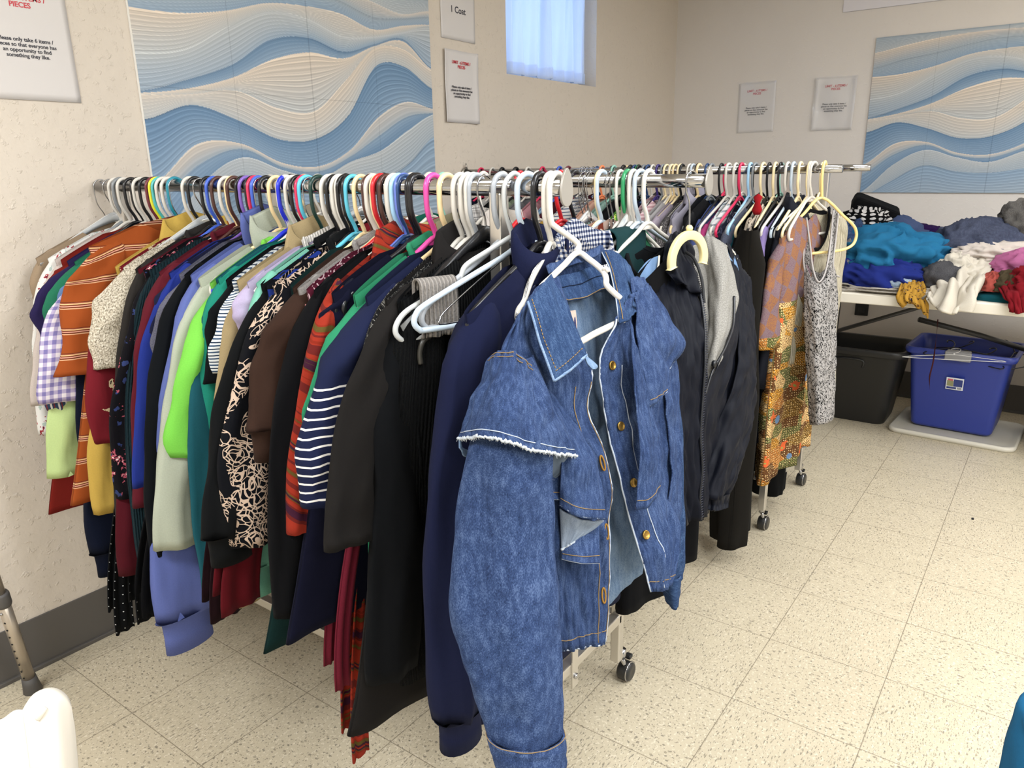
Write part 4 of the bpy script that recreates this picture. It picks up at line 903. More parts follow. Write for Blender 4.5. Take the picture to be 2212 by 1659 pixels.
# near sleeve: a limp tube with cuff
def tube_patch(name, rings, mat, parent, org, n=40, nv=70, wr=.004, seed=0, close=False, uvl=.7, thick=.003):
    """rings: (left x, right x, y, distance, half depth m)"""
    ctr=[];wd=[]
    rs=[]
    for lx,rx,y,d,h in rings:
        a=U(lx,y,d); b=U(rx,y,d); rs.append(((a+b)/2,(b-a)/2,h))
    P=smooth_path([r[0] for r in rs],8); Wd=smooth_path([r[1] for r in rs],8); Hh=smooth_path([Vector((r[2],0,0)) for r in rs],8)
    K=len(P); vs=[];us=[];fs=[]
    for i in range(nv+1):
        t=i/nv*(K-1); k=min(int(t),K-2); s_=t-k; p=P[k].lerp(P[k+1],s_); w_=Wd[k].lerp(Wd[k+1],s_); h=(Hh[k].x*(1-s_)+Hh[k+1].x*s_)
        nn=w_.cross(Vector((0,0,1))).normalized(); v=i/nv
        for q in range(n):
            a=2*math.pi*q/n; rr=1+ .0*v; dz=wr*(fbm(math.cos(a)*1.8+seed,math.sin(a)*1.8,v*7)+.6*fbm(math.cos(a)*4+seed,math.sin(a)*4,v*14))
            g=wr*.9*math.sin(a*4+seed+3*fbm(v*2,seed))*min(1,v*2)
            pt=p+w_*math.cos(a)*(1)+nn*(h*math.sin(a)); o_=(w_.normalized()*math.cos(a)+nn*math.sin(a))*(dz+g*abs(math.sin(a)))
            vs.append(pt+o_-org); us.append((a/6.283*w_.length*4,(1-v)*uvl))
    for i in range(nv):
        for q in range(n): l=(q+1)%n; fs.append((i*n+q,i*n+l,(i+1)*n+l,(i+1)*n+q))
    o=mesh_obj(name,vs,fs,mat,parent,us); sd=o.modifiers.new('s','SOLIDIFY'); sd.thickness=thick; sd.offset=0
    def ev(a,v,off=.002):
        i=int(v*nv); q=int(a/6.2832*n)%n; p=Vector(vs[i*n+q]); c=Vector((0,0,0))
        for z in range(0,n,4): c+=Vector(vs[i*n+z])
        c/=len(range(0,n,4)); return p+(p-c).normalized()*off
    ev.o=o; return ev
slv=tube_patch('sleeve',[(1068,1150,770,1.06,.020),(1045,1185,850,1.045,.035),(1020,1195,940,1.035,.040),(1002,1192,1030,1.03,.040),(988,1196,1150,1.03,.040),(975,1205,1290,1.025,.042),(995,1212,1400,1.02,.040),(1025,1216,1500,1.015,.035),(1055,1214,1590,1.01,.030)],DN,JK,JO,wr=.005,seed=2,uvl=.75)
m=MB()
for k,aa in enumerate((3.9,)):
    P=[slv(4.15+.35*(v/60),v/60,.003) for v in range(14,60)]; m.tube(P,.0011,6)
m.build('sleeve_seam',EDG,slv.o)
cf=tube_patch('cuff',[(1052,1218,1584,1.005,.034),(1060,1221,1610,1.003,.033),(1072,1221,1650,1.0,.032),(1088,1220,1690,.998,.031)],DN,slv.o,JO,nv=16,wr=.002,seed=3,uvl=.09)
m=MB(); m.tube([cf(6.28*q/60,.02,.002) for q in range(60)],.0006,5,closed=True); m.build('cuff_stitch',STI,cf.o)
# far sleeve
fs_=tube_patch('sleeve',[(1415,1452,700,1.33,.02),(1418,1462,820,1.33,.035),(1425,1470,950,1.33,.035),(1430,1474,1100,1.325,.035),(1432,1474,1190,1.32,.035),(1433,1469,1240,1.315,.03)],DD,JK,JO,n=24,nv=30,wr=.004,seed=6)
tube_patch('cuff',[(1430,1470,1232,1.312,.03),(1432,1466,1265,1.31,.03),(1440,1462,1297,1.31,.028)],DD,fs_.o,JO,n=24,nv=8,wr=.002,seed=8)
# cape ruffle over the near sleeve, its curled frayed hem and the lower tiers
cap=jp('sleeve_ruffle',[[(1062,768,1.052),(1092,757,1.03),(1128,770,1.035),(1163,815,1.06)],[(1042,810,1.045),(1085,800,1.012),(1140,830,1.02),(1190,868,1.055)],[(1012,880,1.035),(1070,875,.985),(1150,900,.995),(1222,930,1.045)],[(991,948,1.035),(1058,944,.970),(1155,972,.980),(1246,984,1.045)]],wr=.006,uvs=(.28,.24),nu=48,nv=40,seed=11)
def fray(ev, v_, name='frayed_edge', u0=0., u1=1., amp=.0022, n=160, r=.0016, par=None):
    m=MB(); rnd=random.Random(5)
    P=[ev(u0+(u1-u0)*i/n,v_,.001)+Vector((0,0,-.001+amp*math.sin(i*1.3)*.4+rnd.uniform(-amp,amp)*.5)) for i in range(n+1)]
    m.tube(P,[r*(1+.5*rnd.random()) for _ in P],6)
    for i in range(0,n,2):
        p=P[i]; m.tube([p,p+Vector((rnd.uniform(-.002,.002),rnd.uniform(-.002,.001),-rnd.uniform(.002,.005)))],.0004,4)
    return m.build(name,sol('cdd6de'),par or JK)
fray(cap,.995,par=cap.o); seam('ruffle_stitch',cap,[(.01,.93),(.5,.93),(.99,.93)],EDG,cap.o,r=.0007); 
seam('shoulder_stitch',cap,[(.02,.03),(.5,.03),(.98,.03)],STI,cap.o,r=.0008); seam('shoulder_stitch',cap,[(.02,.08),(.5,.08),(.98,.08)],STI,cap.o,r=.0007)
jp('ruffle_underside',[[(992,948,1.037),(998,965,1.06),(1012,975,1.075)],[(993,968,1.04),(1004,984,1.06),(1016,990,1.075)]],DL,wr=.002,uvs=(.05,.03))
un=jp('ruffle_underside',[[(1138,972,1.045),(1190,978,1.04),(1244,986,1.046)],[(1138,1010,1.055),(1190,1015,1.05),(1236,1004,1.048)],[(1140,1058,1.06),(1165,1050,1.058),(1195,1035,1.052)]],sol('7b8b9e'),wr=.004,uvs=(.1,.08)); fray(un,.99,n=60)
tb=jp('ruffle_tier',[[(1135,1000,1.062),(1180,985,1.062),(1222,985,1.07)],[(1138,1035,1.055),(1185,1035,1.05),(1226,1035,1.06)],[(1141,1066,1.048),(1186,1078,1.043),(1231,1079,1.053)]],wr=.004,uvs=(.1,.1),seed=12); seam('edge',tb,[(0,.99),(.5,.99),(1,.99)],EDG,tb.o,r=.0012,off=0); seam('stitch',tb,[(.02,.84),(.5,.84),(.98,.84)],STI,tb.o,r=.0006)
tc=jp('ruffle_tier',[[(1165,835,1.066),(1178,838,1.07),(1190,850,1.08)],[(1195,900,1.055),(1225,920,1.06),(1252,930,1.085)],[(1212,985,1.045),(1250,1000,1.045),(1290,1000,1.075)],[(1207,1094,1.045),(1252,1118,1.035),(1309,1123,1.065)]],wr=.005,uvs=(.14,.3),seed=13,nu=36,nv=40); seam('edge',tc,[(0,.99),(.5,.99),(1,.99)],EDG,tc.o,r=.0013,off=0); seam('stitch',tc,[(.02,.93),(.5,.93),(.98,.93)],STI,tc.o,r=.0006)
ud=jp('ruffle_underside',[[(1209,1098,1.052),(1255,1122,1.05),(1305,1125,1.07)],[(1211,1140,1.06),(1240,1145,1.06),(1275,1148,1.07)],[(1213,1187,1.06),(1228,1178,1.06),(1245,1166,1.065)]],F('denim','7c8ca2','93a3b8','a9b6c6'),wr=.003,uvs=(.1,.08)); fray(ud,.99,n=50,amp=.002)
td=jp('ruffle_tier',[[(1212,1150,1.075),(1255,1140,1.075),(1294,1130,1.085)],[(1213,1180,1.062),(1255,1182,1.058),(1294,1180,1.072)],[(1213,1207,1.053),(1255,1217,1.048),(1296,1216,1.062)]],wr=.003,uvs=(.1,.08),seed=14); seam('edge',td,[(0,.99),(.5,.99),(1,.99)],EDG,td.o,r=.0012,off=0); seam('stitch',td,[(.02,.82),(.5,.82),(.98,.82)],STI,td.o,r=.0006)
# far shoulder ruffle
ra=jp('shoulder_ruffle',[[(1362,600,1.235),(1385,600,1.27),(1402,622,1.31)],[(1378,680,1.21),(1415,665,1.25),(1450,690,1.31)],[(1388,760,1.19),(1430,730,1.23),(1479,744,1.30)],[(1398,800,1.19),(1425,790,1.22),(1452,785,1.28)],[(1412,835,1.19),(1430,815,1.21),(1440,800,1.25)]],wr=.006,uvs=(.14,.26),seed=15); seam('edge',ra,[(1,.45),(.99,.75),(.99,1)],EDG,ra.o,r=.0013,off=0)
rb=jp('shoulder_ruffle',[[(1372,640,1.20),(1395,680,1.21),(1415,720,1.23)],[(1380,760,1.175),(1410,770,1.19),(1440,790,1.23)],[(1395,830,1.17),(1420,820,1.18),(1446,826,1.215)],[(1402,880,1.17),(1420,868,1.18),(1441,846,1.20)]],wr=.005,uvs=(.1,.24),seed=16); seam('edge',rb,[(0,.99),(.5,.99),(1,.99)],EDG,rb.o,r=.0012,off=0); seam('stitch',rb,[(.02,.94),(.5,.94),(.98,.94)],STI,rb.o,r=.0006)
rc=jp('shoulder_ruffle',[[(1360,690,1.165),(1378,760,1.17),(1395,830,1.18)],[(1372,850,1.145),(1390,880,1.15),(1415,900,1.18)],[(1382,980,1.135),(1402,990,1.14),(1424,1000,1.17)],[(1372,1102,1.135),(1400,1094,1.14),(1427,1060,1.16)]],wr=.005,uvs=(.1,.4),seed=17,nv=44); seam('edge',rc,[(0,.99),(.5,.99),(1,.99)],STI,rc.o,r=.0011,off=0); seam('stitch',rc,[(.02,.95),(.5,.95),(.98,.95)],STI,rc.o,r=.0006)
# collar: stand, both leaves, label
cs=jp('collar_stand',[[(1190,598,1.17),(1240,590,1.215),(1290,575,1.25),(1335,600,1.26)],[(1200,625,1.165),(1250,618,1.21),(1300,600,1.245),(1345,625,1.25)],[(1213,651,1.16),(1262,645,1.205),(1310,625,1.24),(1348,652,1.24)]],DD,wr=.003,uvs=(.2,.05),freq=(40,.35)); seam('collar_stitch',cs,[(.02,.97),(.5,.97),(.98,.97)],STI,cs.o,r=.0008); seam('collar_stitch',cs,[(.02,.45),(.5,.45),(.98,.45)],TK,cs.o,r=.0008)
jp('collar_fold',[[(1185,592,1.18),(1230,574,1.20),(1275,560,1.225),(1296,548,1.25)],[(1180,575,1.19),(1225,560,1.215),(1270,545,1.24),(1300,530,1.262)],[(1190,600,1.20),(1240,595,1.23),(1280,580,1.25),(1310,570,1.27)]],DN,wr=.004,uvs=(.2,.05),seed=19)
cl=jp('collar_leaf',[[(1140,652,1.07),(1168,618,1.09),(1190,592,1.135)],[(1155,700,1.055),(1190,670,1.07),(1222,655,1.10)],[(1172,755,1.045),(1208,728,1.06),(1245,712,1.085)],[(1197,824,1.04),(1232,800,1.05),(1267,768,1.075)]],DD,wr=.003,uvs=(.1,.16),seed=20,nu=34,nv=34)
seam('collar_stitch',cl,[(.10,.03),(.10,.5),(.12,.90)],STI,cl.o,dash=True,r=.0008); seam('collar_stitch',cl,[(.10,.91),(.5,.91),(.97,.91)],STI,cl.o,dash=True,r=.0008)
for pts in ([(0.004,.0),(.004,.5),(.004,1)],[(0,.995),(.5,.995),(1,.995)]): seam('collar_edge',cl,pts,F('denim','5f7fae','7f9cc4','a9bfdb'),cl.o,r=.0022,off=0)
jp('collar_corner',[[(1262,768,1.08),(1272,775,1.085)],[(1268,785,1.078),(1290,790,1.085)],[(1280,798,1.08),(1286,797,1.085)]],DL,wr=.001,uvs=(.02,.02))
cr=jp('collar_leaf',[[(1298,540,1.262),(1330,545,1.27),(1362,575,1.28)],[(1318,585,1.235),(1345,600,1.245),(1378,628,1.26)],[(1330,640,1.20),(1352,655,1.205),(1384,660,1.225)],[(1338,700,1.165),(1358,690,1.17),(1378,668,1.195)]],DD,wr=.004,uvs=(.1,.16),seed=21); seam('collar_stitch',cr,[(.1,.03),(.1,.5),(.12,.97)],STI,cr.o,r=.0008); seam('collar_edge',cr,[(.0,.03),(.0,.5),(.0,.97)],EDG,cr.o,r=.0012,off=0)
lb=jp('care_label',[[(1224,672,1.205),(1243,670,1.208)],[(1227,695,1.205),(1246,694,1.21)],[(1230,719,1.205),(1246,718,1.21)]],sol('e6cdbb'),wr=0,uvs=(.01,.03),nu=4,nv=4)
m=MB(); m.tube(smooth_path([lb(.1,.6,.002),lb(.3,.5,.002),lb(.4,.68,.002),lb(.55,.5,.002),lb(.65,.68,.002),lb(.8,.3,.002),lb(.85,.85,.002)],4),.0006,4); m.build('label_script',plain('2a2f6a',.6),lb.o)

# ------------------------------------------------------------------ rail B (behind the nearest rail)
GRPB='clothes hanging from the second rail'; GRPBH='hangers on the second rail'
GB=[ # desc, cat, name, mat, y, hanger colour, type, kw
('black jacket','jacket','jacket',sol('16171b'),2.00,'white','tube',{}),
('cream blouse','blouse','blouse',sol('cfc6b6'),1.95,'silver','wire',{}),
('navy shirt','shirt','shirt',sol('22284a'),1.90,'black','tube',{}),
('tan suede shirt','shirt','shirt',sol('a5825c'),1.84,'cream','tube',{}),
('beige blazer','blazer','blazer',sol('a99a83'),1.78,'white','tube',dict(collar='shirt')),
('grey and white checked shirt','shirt','shirt',F('plaid','c9c4c0','5a5860','8a8078',sc=.03),1.72,'white','bigtube',{}),
('dark wine dress','dress','dress',sol('4a1826'),1.66,'black','tube',{}),
('soft white blouse','blouse','blouse',sol('d9d4ce'),1.61,'silver','clear',{}),
('black sweater','sweater','sweater',sol('17181b'),1.56,'white','tube',{}),
('red shirt','shirt','shirt',sol('a3222c'),1.51,'black','tube',{}),
('leopard print top','top','blouse',F('leopard','b98a5a','1d1612','8a5a34',sc=.6),1.46,'silver','wire',{}),
('dark olive jacket','jacket','jacket',sol('33352a'),1.41,'white','tube',{}),
('emerald green blouse','blouse','blouse',sol('1f7f66'),1.345,'white','bigtube',dict(zs=-.062)),
('hot pink shirt with pale yellow patches','shirt','shirt',F('stripe','c8305a','e6cf8a:0.3:0.7',sc=.09),1.30,'mint','tube',dict(zs=-.07)),
('olive beige shirt','shirt','shirt',sol('a79b78'),1.26,'silver','wire',dict(zs=-.06)),
('blue and white plaid shirt','shirt','shirt',F('plaid','4f7f95','cfe0e4','27506a',sc=.03),1.22,'silver','tube',dict(zs=-.07)),
('cream flannel shirt','shirt','shirt',F('plaid','cfcac4','6d6a70','4f4a50',sc=.022),1.17,'white','bigtube',dict(zs=-.075,collar='shirt',T=.02)),
('white cotton shirt with open collar','shirt','shirt',sol('d8d0c4'),1.11,'white','tube',dict(collar='shirt')),
('leopard spotted orange blouse','blouse','blouse',F('leopard','d9925c','141214','b9693a',sc=.45),1.06,'red','bigtube',dict(zs=-.085)),
('pale pink top','top','top',sol('d8a09c'),1.01,'white','tube',dict(zs=-.07)),
('golden yellow scarf top','top','top',sol('d0a038'),.975,'brown','tube',dict(zs=-.07)),
('dark red tartan shirt','shirt','shirt',F('plaid','7a2a30','2a2030','c9b0a0',sc=.035),.945,'red','bigtube',dict(zs=-.08,T=.02)),
('light denim shirt','shirt','shirt',F('denim','6f8cae','8aa5c4','a9bfd6'),.91,'black','bigtube',dict(zs=-.085)),
('black leather jacket','jacket','jacket',plain('141416',.35),.875,'silver','clear',dict(zs=-.09,T=.02)),
('salmon printed blouse','blouse','blouse',F('floral','c99a86','b9482c','e9d9c9','8fc0ae',sc=.5),.84,'pale blue','bigtube',dict(zs=-.07)),
('rust and cream top with round motif','top','top',F('dots','a3402a','d9b8a6','.45',sc=.12),.81,'silver','wire',dict(zs=-.066)),
('bright green sleeveless top','top','top',F('floral','2f7f58','173c3a','8fc0ae','1f5f48',sc=.7),.78,'silver','wire',dict(zs=-.075)),
]
for i,(d,cat,nm,mat,y,hc,ht,kw) in enumerate(GB):
    rz=R(random.Random(i+500).uniform(-4,4)); k=dict(sl=.45,lo=True,L=.60,T=.016,sw=.05); k.update(kw)
    pv=GB[i-1][0] if i else 'side wall'
    garment(nm,fit(d,' on the second rail, next to the %s'%short(pv),short(d)),cat,mat,XB_,y,RZ,rz,GRPB,**k)
    hanger(hc,ht,XB_,y,RZ,rz,'%s %s on the second rail under the %s'%(HN.get(hc,hc),TYN[ht].replace(' with metal hook',''),short(d)),GRPBH)
for i,(px,c,t) in enumerate([(1262,'silver','wire'),(1270,'silver','wire'),(1278,'silver','wire'),(1298,'ivory','bigtube'),(1318,'silver','wire'),(1326,'silver','wire'),(1340,'white','tube')]):
    hanger(c,t,XB_,ypx(px,XB_,392),RZ,R(-6+i*2),'%s %s in the loose row right of the end plate, %s along'%(HN.get(c,c),TYN[t],('first','second','third','fourth','fifth','sixth','seventh')[i]),GRPBH)
# teal trousers folded over a white hanger
yt=ypx(1368,XB_,392)
hanger('green','bigtube',XB_,ypx(1356,XB_,392),RZ,0,'dark green tubular plastic hanger right of the teal folded trousers',GRPBH)
hanger('white','bigtube',XB_,yt,RZ,R(4),'white tubular plastic hanger holding the teal folded trousers',GRPBH)
folded('folded_trousers','dark teal trousers folded over a white hanger, right of the denim collar','trousers',sol('1f4d50'),XB_,yt,RZ,R(4),L=.62,W=.075,T=.020,z0=-.115,xc=-.05,group=GRPB)
folded('folded_trousers','black trousers folded over a hanger just left of the teal ones','trousers',sol('131316'),XB_,yt+.05,RZ,R(2),L=.6,W=.12,T=.016,z0=-.13,xc=-.03,group=GRPB)
# black crew neck t-shirt on white hanger
yb=ypx(1402,XB_,392)
garment('t_shirt','black crew neck t-shirt on a white hanger, left of the navy rain jacket','t-shirt',sol('16181d'),XB_,yb,RZ,R(-4),GRPB,W=.205,zs=-.125,drop=.085,L=.66,T=.02,sl=.22,short=1,sw=.075,out=.02,collar='crew',nr=.085,dip=.08)
hanger('white','bigtube',XB_,yb,RZ,R(-4),'white tubular plastic hanger holding the black crew neck t-shirt',GRPBH)
hanger('pale blue','bigtube',XB_,yb+.02,RZ,R(-7),'pale blue grey tubular plastic hanger behind the black crew neck t-shirt',GRPBH)
hanger('silver','clear',XB_,yb+.045,RZ,R(2),'clear plastic hanger behind the pale blue grey one on the second rail',GRPBH,hw=.17)

# navy rain jacket with grey hood lining, on a cream padded hanger
yr=ypx(1494,XB_,392); NO=Vector((XB_,yr,RZ))
NJ=thing('rain_jacket','navy zipped rain jacket with pale blue shoulders and heather grey hood lining','jacket',NO,0,GRPB)
NV=F('solid','0e1226',rough=.5); LB=F('solid','7fa6d6',rough=.5); HG=F('heather','8f8c85','b3b0a8'); PIP=plain('e6ddc8',.6); ZIP=plain('14161c',.35)
def npz(name, rows, mat=NV, **k): return patch(name,rows,mat,NJ,NO,**k)
npz('front_panel',[[(1402,600,1.56),(1440,560,1.60),(1478,515,1.63)],[(1390,680,1.53),(1440,660,1.53),(1505,640,1.58)],[(1398,760,1.52),(1460,760,1.50),(1523,745,1.56)],[(1412,880,1.52),(1460,880,1.50),(1518,850,1.56)],[(1432,1000,1.53),(1470,1000,1.51),(1512,980,1.56)],[(1452,1135,1.54),(1480,1132,1.53),(1514,1122,1.57)]],wr=.010,uvs=(.25,.65),nu=40,nv=50,seed=31,freq=(9,.9))
npz('front_panel',[[(1568,525,1.735),(1583,540,1.76),(1600,565,1.79)],[(1586,640,1.70),(1600,640,1.74),(1614,650,1.79)],[(1566,745,1.62),(1592,760,1.69),(1617,770,1.78)],[(1522,850,1.575),(1570,880,1.66),(1605,880,1.76)],[(1512,980,1.575),(1550,1000,1.66),(1590,1000,1.74)],[(1514,1118,1.58),(1530,1110,1.63),(1560,1080,1.70)]],wr=.009,uvs=(.25,.65),nu=36,nv=50,seed=32,freq=(8,.8))
npz('sleeve',[[(1585,590,1.76),(1603,580,1.80),(1618,600,1.84)],[(1590,700,1.70),(1610,700,1.72),(1628,700,1.80)],[(1592,800,1.66),(1612,800,1.68),(1632,800,1.78)],[(1545,930,1.64),(1595,900,1.66),(1630,890,1.76)],[(1520,1020,1.62),(1560,1020,1.61),(1602,1000,1.68)],[(1519,1072,1.61),(1545,1080,1.60),(1575,1070,1.65)]],wr=.011,uvs=(.2,.6),nu=30,nv=50,seed=33)
npz('cuff',[[(1519,1068,1.612),(1545,1076,1.602),(1577,1066,1.65)],[(1522,1085,1.615),(1545,1092,1.605),(1572,1085,1.65)],[(1520,1097,1.61),(1545,1104,1.60),(1570,1097,1.645)]],wr=.004,uvs=(.15,.04),seed=34,freq=(44,.8))
npz('yoke',[[(1378,588,1.555),(1400,562,1.575),(1424,553,1.60)],[(1390,615,1.545),(1405,600,1.555),(1425,585,1.58)],[(1400,640,1.535),(1410,630,1.545),(1424,600,1.57)]],LB,wr=.002,uvs=(.1,.1),seed=35)
py=npz('yoke',[[(1565,532,1.735),(1583,545,1.765),(1597,570,1.80)],[(1575,560,1.715),(1590,575,1.75),(1602,610,1.79)]],LB,wr=.002,uvs=(.1,.05),seed=36)
m=MB(); m.tube(smooth_path([U(*p)-NO for p in ((1424,553,1.585),(1421,580,1.56),(1410,612,1.54),(1401,642,1.525))],6),.0022,6); m.tube(smooth_path([U(*p)-NO for p in ((1563,528,1.725),(1585,545,1.755),(1596,575,1.78),(1601,615,1.78))],6),.0022,6); m.build('piping',PIP,NJ)
# hood: outer bunched shell on the near side and soft lining rolling over the far side
npz('hood',[[(1448,510,1.66),(1466,500,1.68),(1490,516,1.69)],[(1432,545,1.60),(1468,540,1.60),(1500,560,1.64)],[(1440,590,1.555),(1480,600,1.56),(1508,625,1.60)],[(1462,612,1.55),(1490,625,1.56),(1512,648,1.585)]],wr=.014,uvs=(.15,.2),nu=40,nv=40,seed=37,freq=(12,.7))
npz('hood_lining',[[(1484,540,1.70),(1500,530,1.735),(1520,526,1.76)],[(1494,580,1.67),(1515,565,1.72),(1540,555,1.76)],[(1512,640,1.63),(1530,620,1.69),(1552,600,1.75)],[(1522,740,1.60),(1532,700,1.66),(1548,660,1.72)],[(1517,850,1.59),(1522,800,1.62),(1532,740,1.66)]],HG,wr=.008,uvs=(.15,.35),nu=30,nv=44,seed=38)
npz('hood_lining',[[(1512,512,1.745),(1540,512,1.72),(1568,530,1.715)],[(1520,570,1.72),(1556,575,1.66),(1588,600,1.70)],[(1522,650,1.69),(1556,665,1.62),(1588,680,1.67)],[(1522,735,1.65),(1545,745,1.595),(1568,748,1.63)],[(1522,845,1.59),(1527,830,1.585),(1532,822,1.595)]],HG,wr=.008,uvs=(.12,.35),nu=30,nv=44,seed=39)
m=MB(); zp=resample(smooth_path([U(*p)-NO for p in ((1490,560,1.62),(1510,620,1.58),(1522,700,1.555),(1523,780,1.545),(1518,860,1.545),(1513,940,1.545),(1517,1010,1.548),(1512,1070,1.55),(1514,1122,1.555))],10),220)
m.tube(zp,.0035,6); m.build('zip_tape',ZIP,NJ)
m=MB()
for i in range(0,218,2): m.tube([zp[i]+Vector((-.004,-.004,0)),zp[i]+Vector((.003,-.005,0))],.0009,4)
m.build('zip_teeth',plain('3a3d4a',.3,.4),NJ)
m=MB(); m.tube(smooth_path([U(*p)-NO for p in ((1586,640,1.665),(1584,700,1.645),(1566,752,1.605),(1540,800,1.58),(1524,850,1.57)) ],10),.003,6); m.build('zip_tape',ZIP,NJ)
m=MB(); m.tube(smooth_path([U(*p)-NO for p in ((1482,545,1.61),(1500,560,1.59),(1515,600,1.575),(1520,640,1.57),(1521,655,1.57))],10),.0032,8); m.build('drawcord',plain('0f1013',.7),NJ)
m=MB(); m.lathe([(0,-.004),(.007,-.004),(.008,0),(.007,.004),(0,.004)],14,tuple(U(1543,786,1.575)-NO),'y'); m.build('snap',ZIP,NJ)
bh=thing('padded_hanger','cream arched hanger on a thin chrome hook holding the navy rain jacket','hanger',(XB_,yr,RZ),R(-12),GRPBH)
m=MB(); m.tube(smooth_path([(.0185,0,-.006),(.0195,0,.004),(.0145,0,.0140),(.005,0,.0192),(-.005,0,.0190),(-.0145,0,.0135),(-.0193,0,.003),(-.017,0,-.02),(-.004,0,-.045),(0,0,-.098)],5),.0018,8); m.build('metal_hook',chrome('d0d0d0',.2),bh)
m=MB(); vs=[];fs=[];n=40
for i in range(n+1):
    a=math.pi*(1.08-1.16*i/n); 
    for ro,dy in ((.064,-.005),(.064,.005),(.044,.005),(.044,-.005)): vs.append((ro*math.cos(a)*1.05,dy,-.160+ro*math.sin(a)*.95))
for i in range(n):
    for q in range(4): fs.append((i*4+q,i*4+(q+1)%4,(i+1)*4+(q+1)%4,(i+1)*4+q))
fs+= [(0,1,2,3),(n*4+3,n*4+2,n*4+1,n*4)]; m.add(vs,fs); m.lathe([(0,-.102),(.006,-.100),(.008,-.094),(.004,-.088),(0,-.088)],12); m.build('hanger_body',plain('e8d79c',.45),bh,bevel=.002)
# small white tag strip hanging under the sleeve
tg=thing('garment_tag','narrow white paper strip with tiny black marks hanging below the navy sleeve','tag',U(1590,950,1.72),0)
m=MB(); O=U(1590,950,1.72); m.add([U(*p)-O for p in ((1588,880,1.72),(1594,880,1.72),(1597,988,1.72),(1586,986,1.72))]+[U(*p)-O for p in ((1588,880,1.721),(1594,880,1.721),(1597,988,1.721),(1586,986,1.721))],[(0,1,2,3),(7,6,5,4),(0,4,5,1),(1,5,6,2),(2,6,7,3),(3,7,4,0)]); m.build('strip',plain('d8c6b4',.6),tg)
# further clothes of rail B low down behind the rain jacket
garment('skirt','black skirt with wavy hem showing below the navy rain jacket','skirt',sol('111215'),XB_+.02,yr+.05,RZ,R(0),GRPB,W=.17,L=.80,T=.03,zs=-.14,drop=.06,nr=.02,dip=.0,fold=.012)

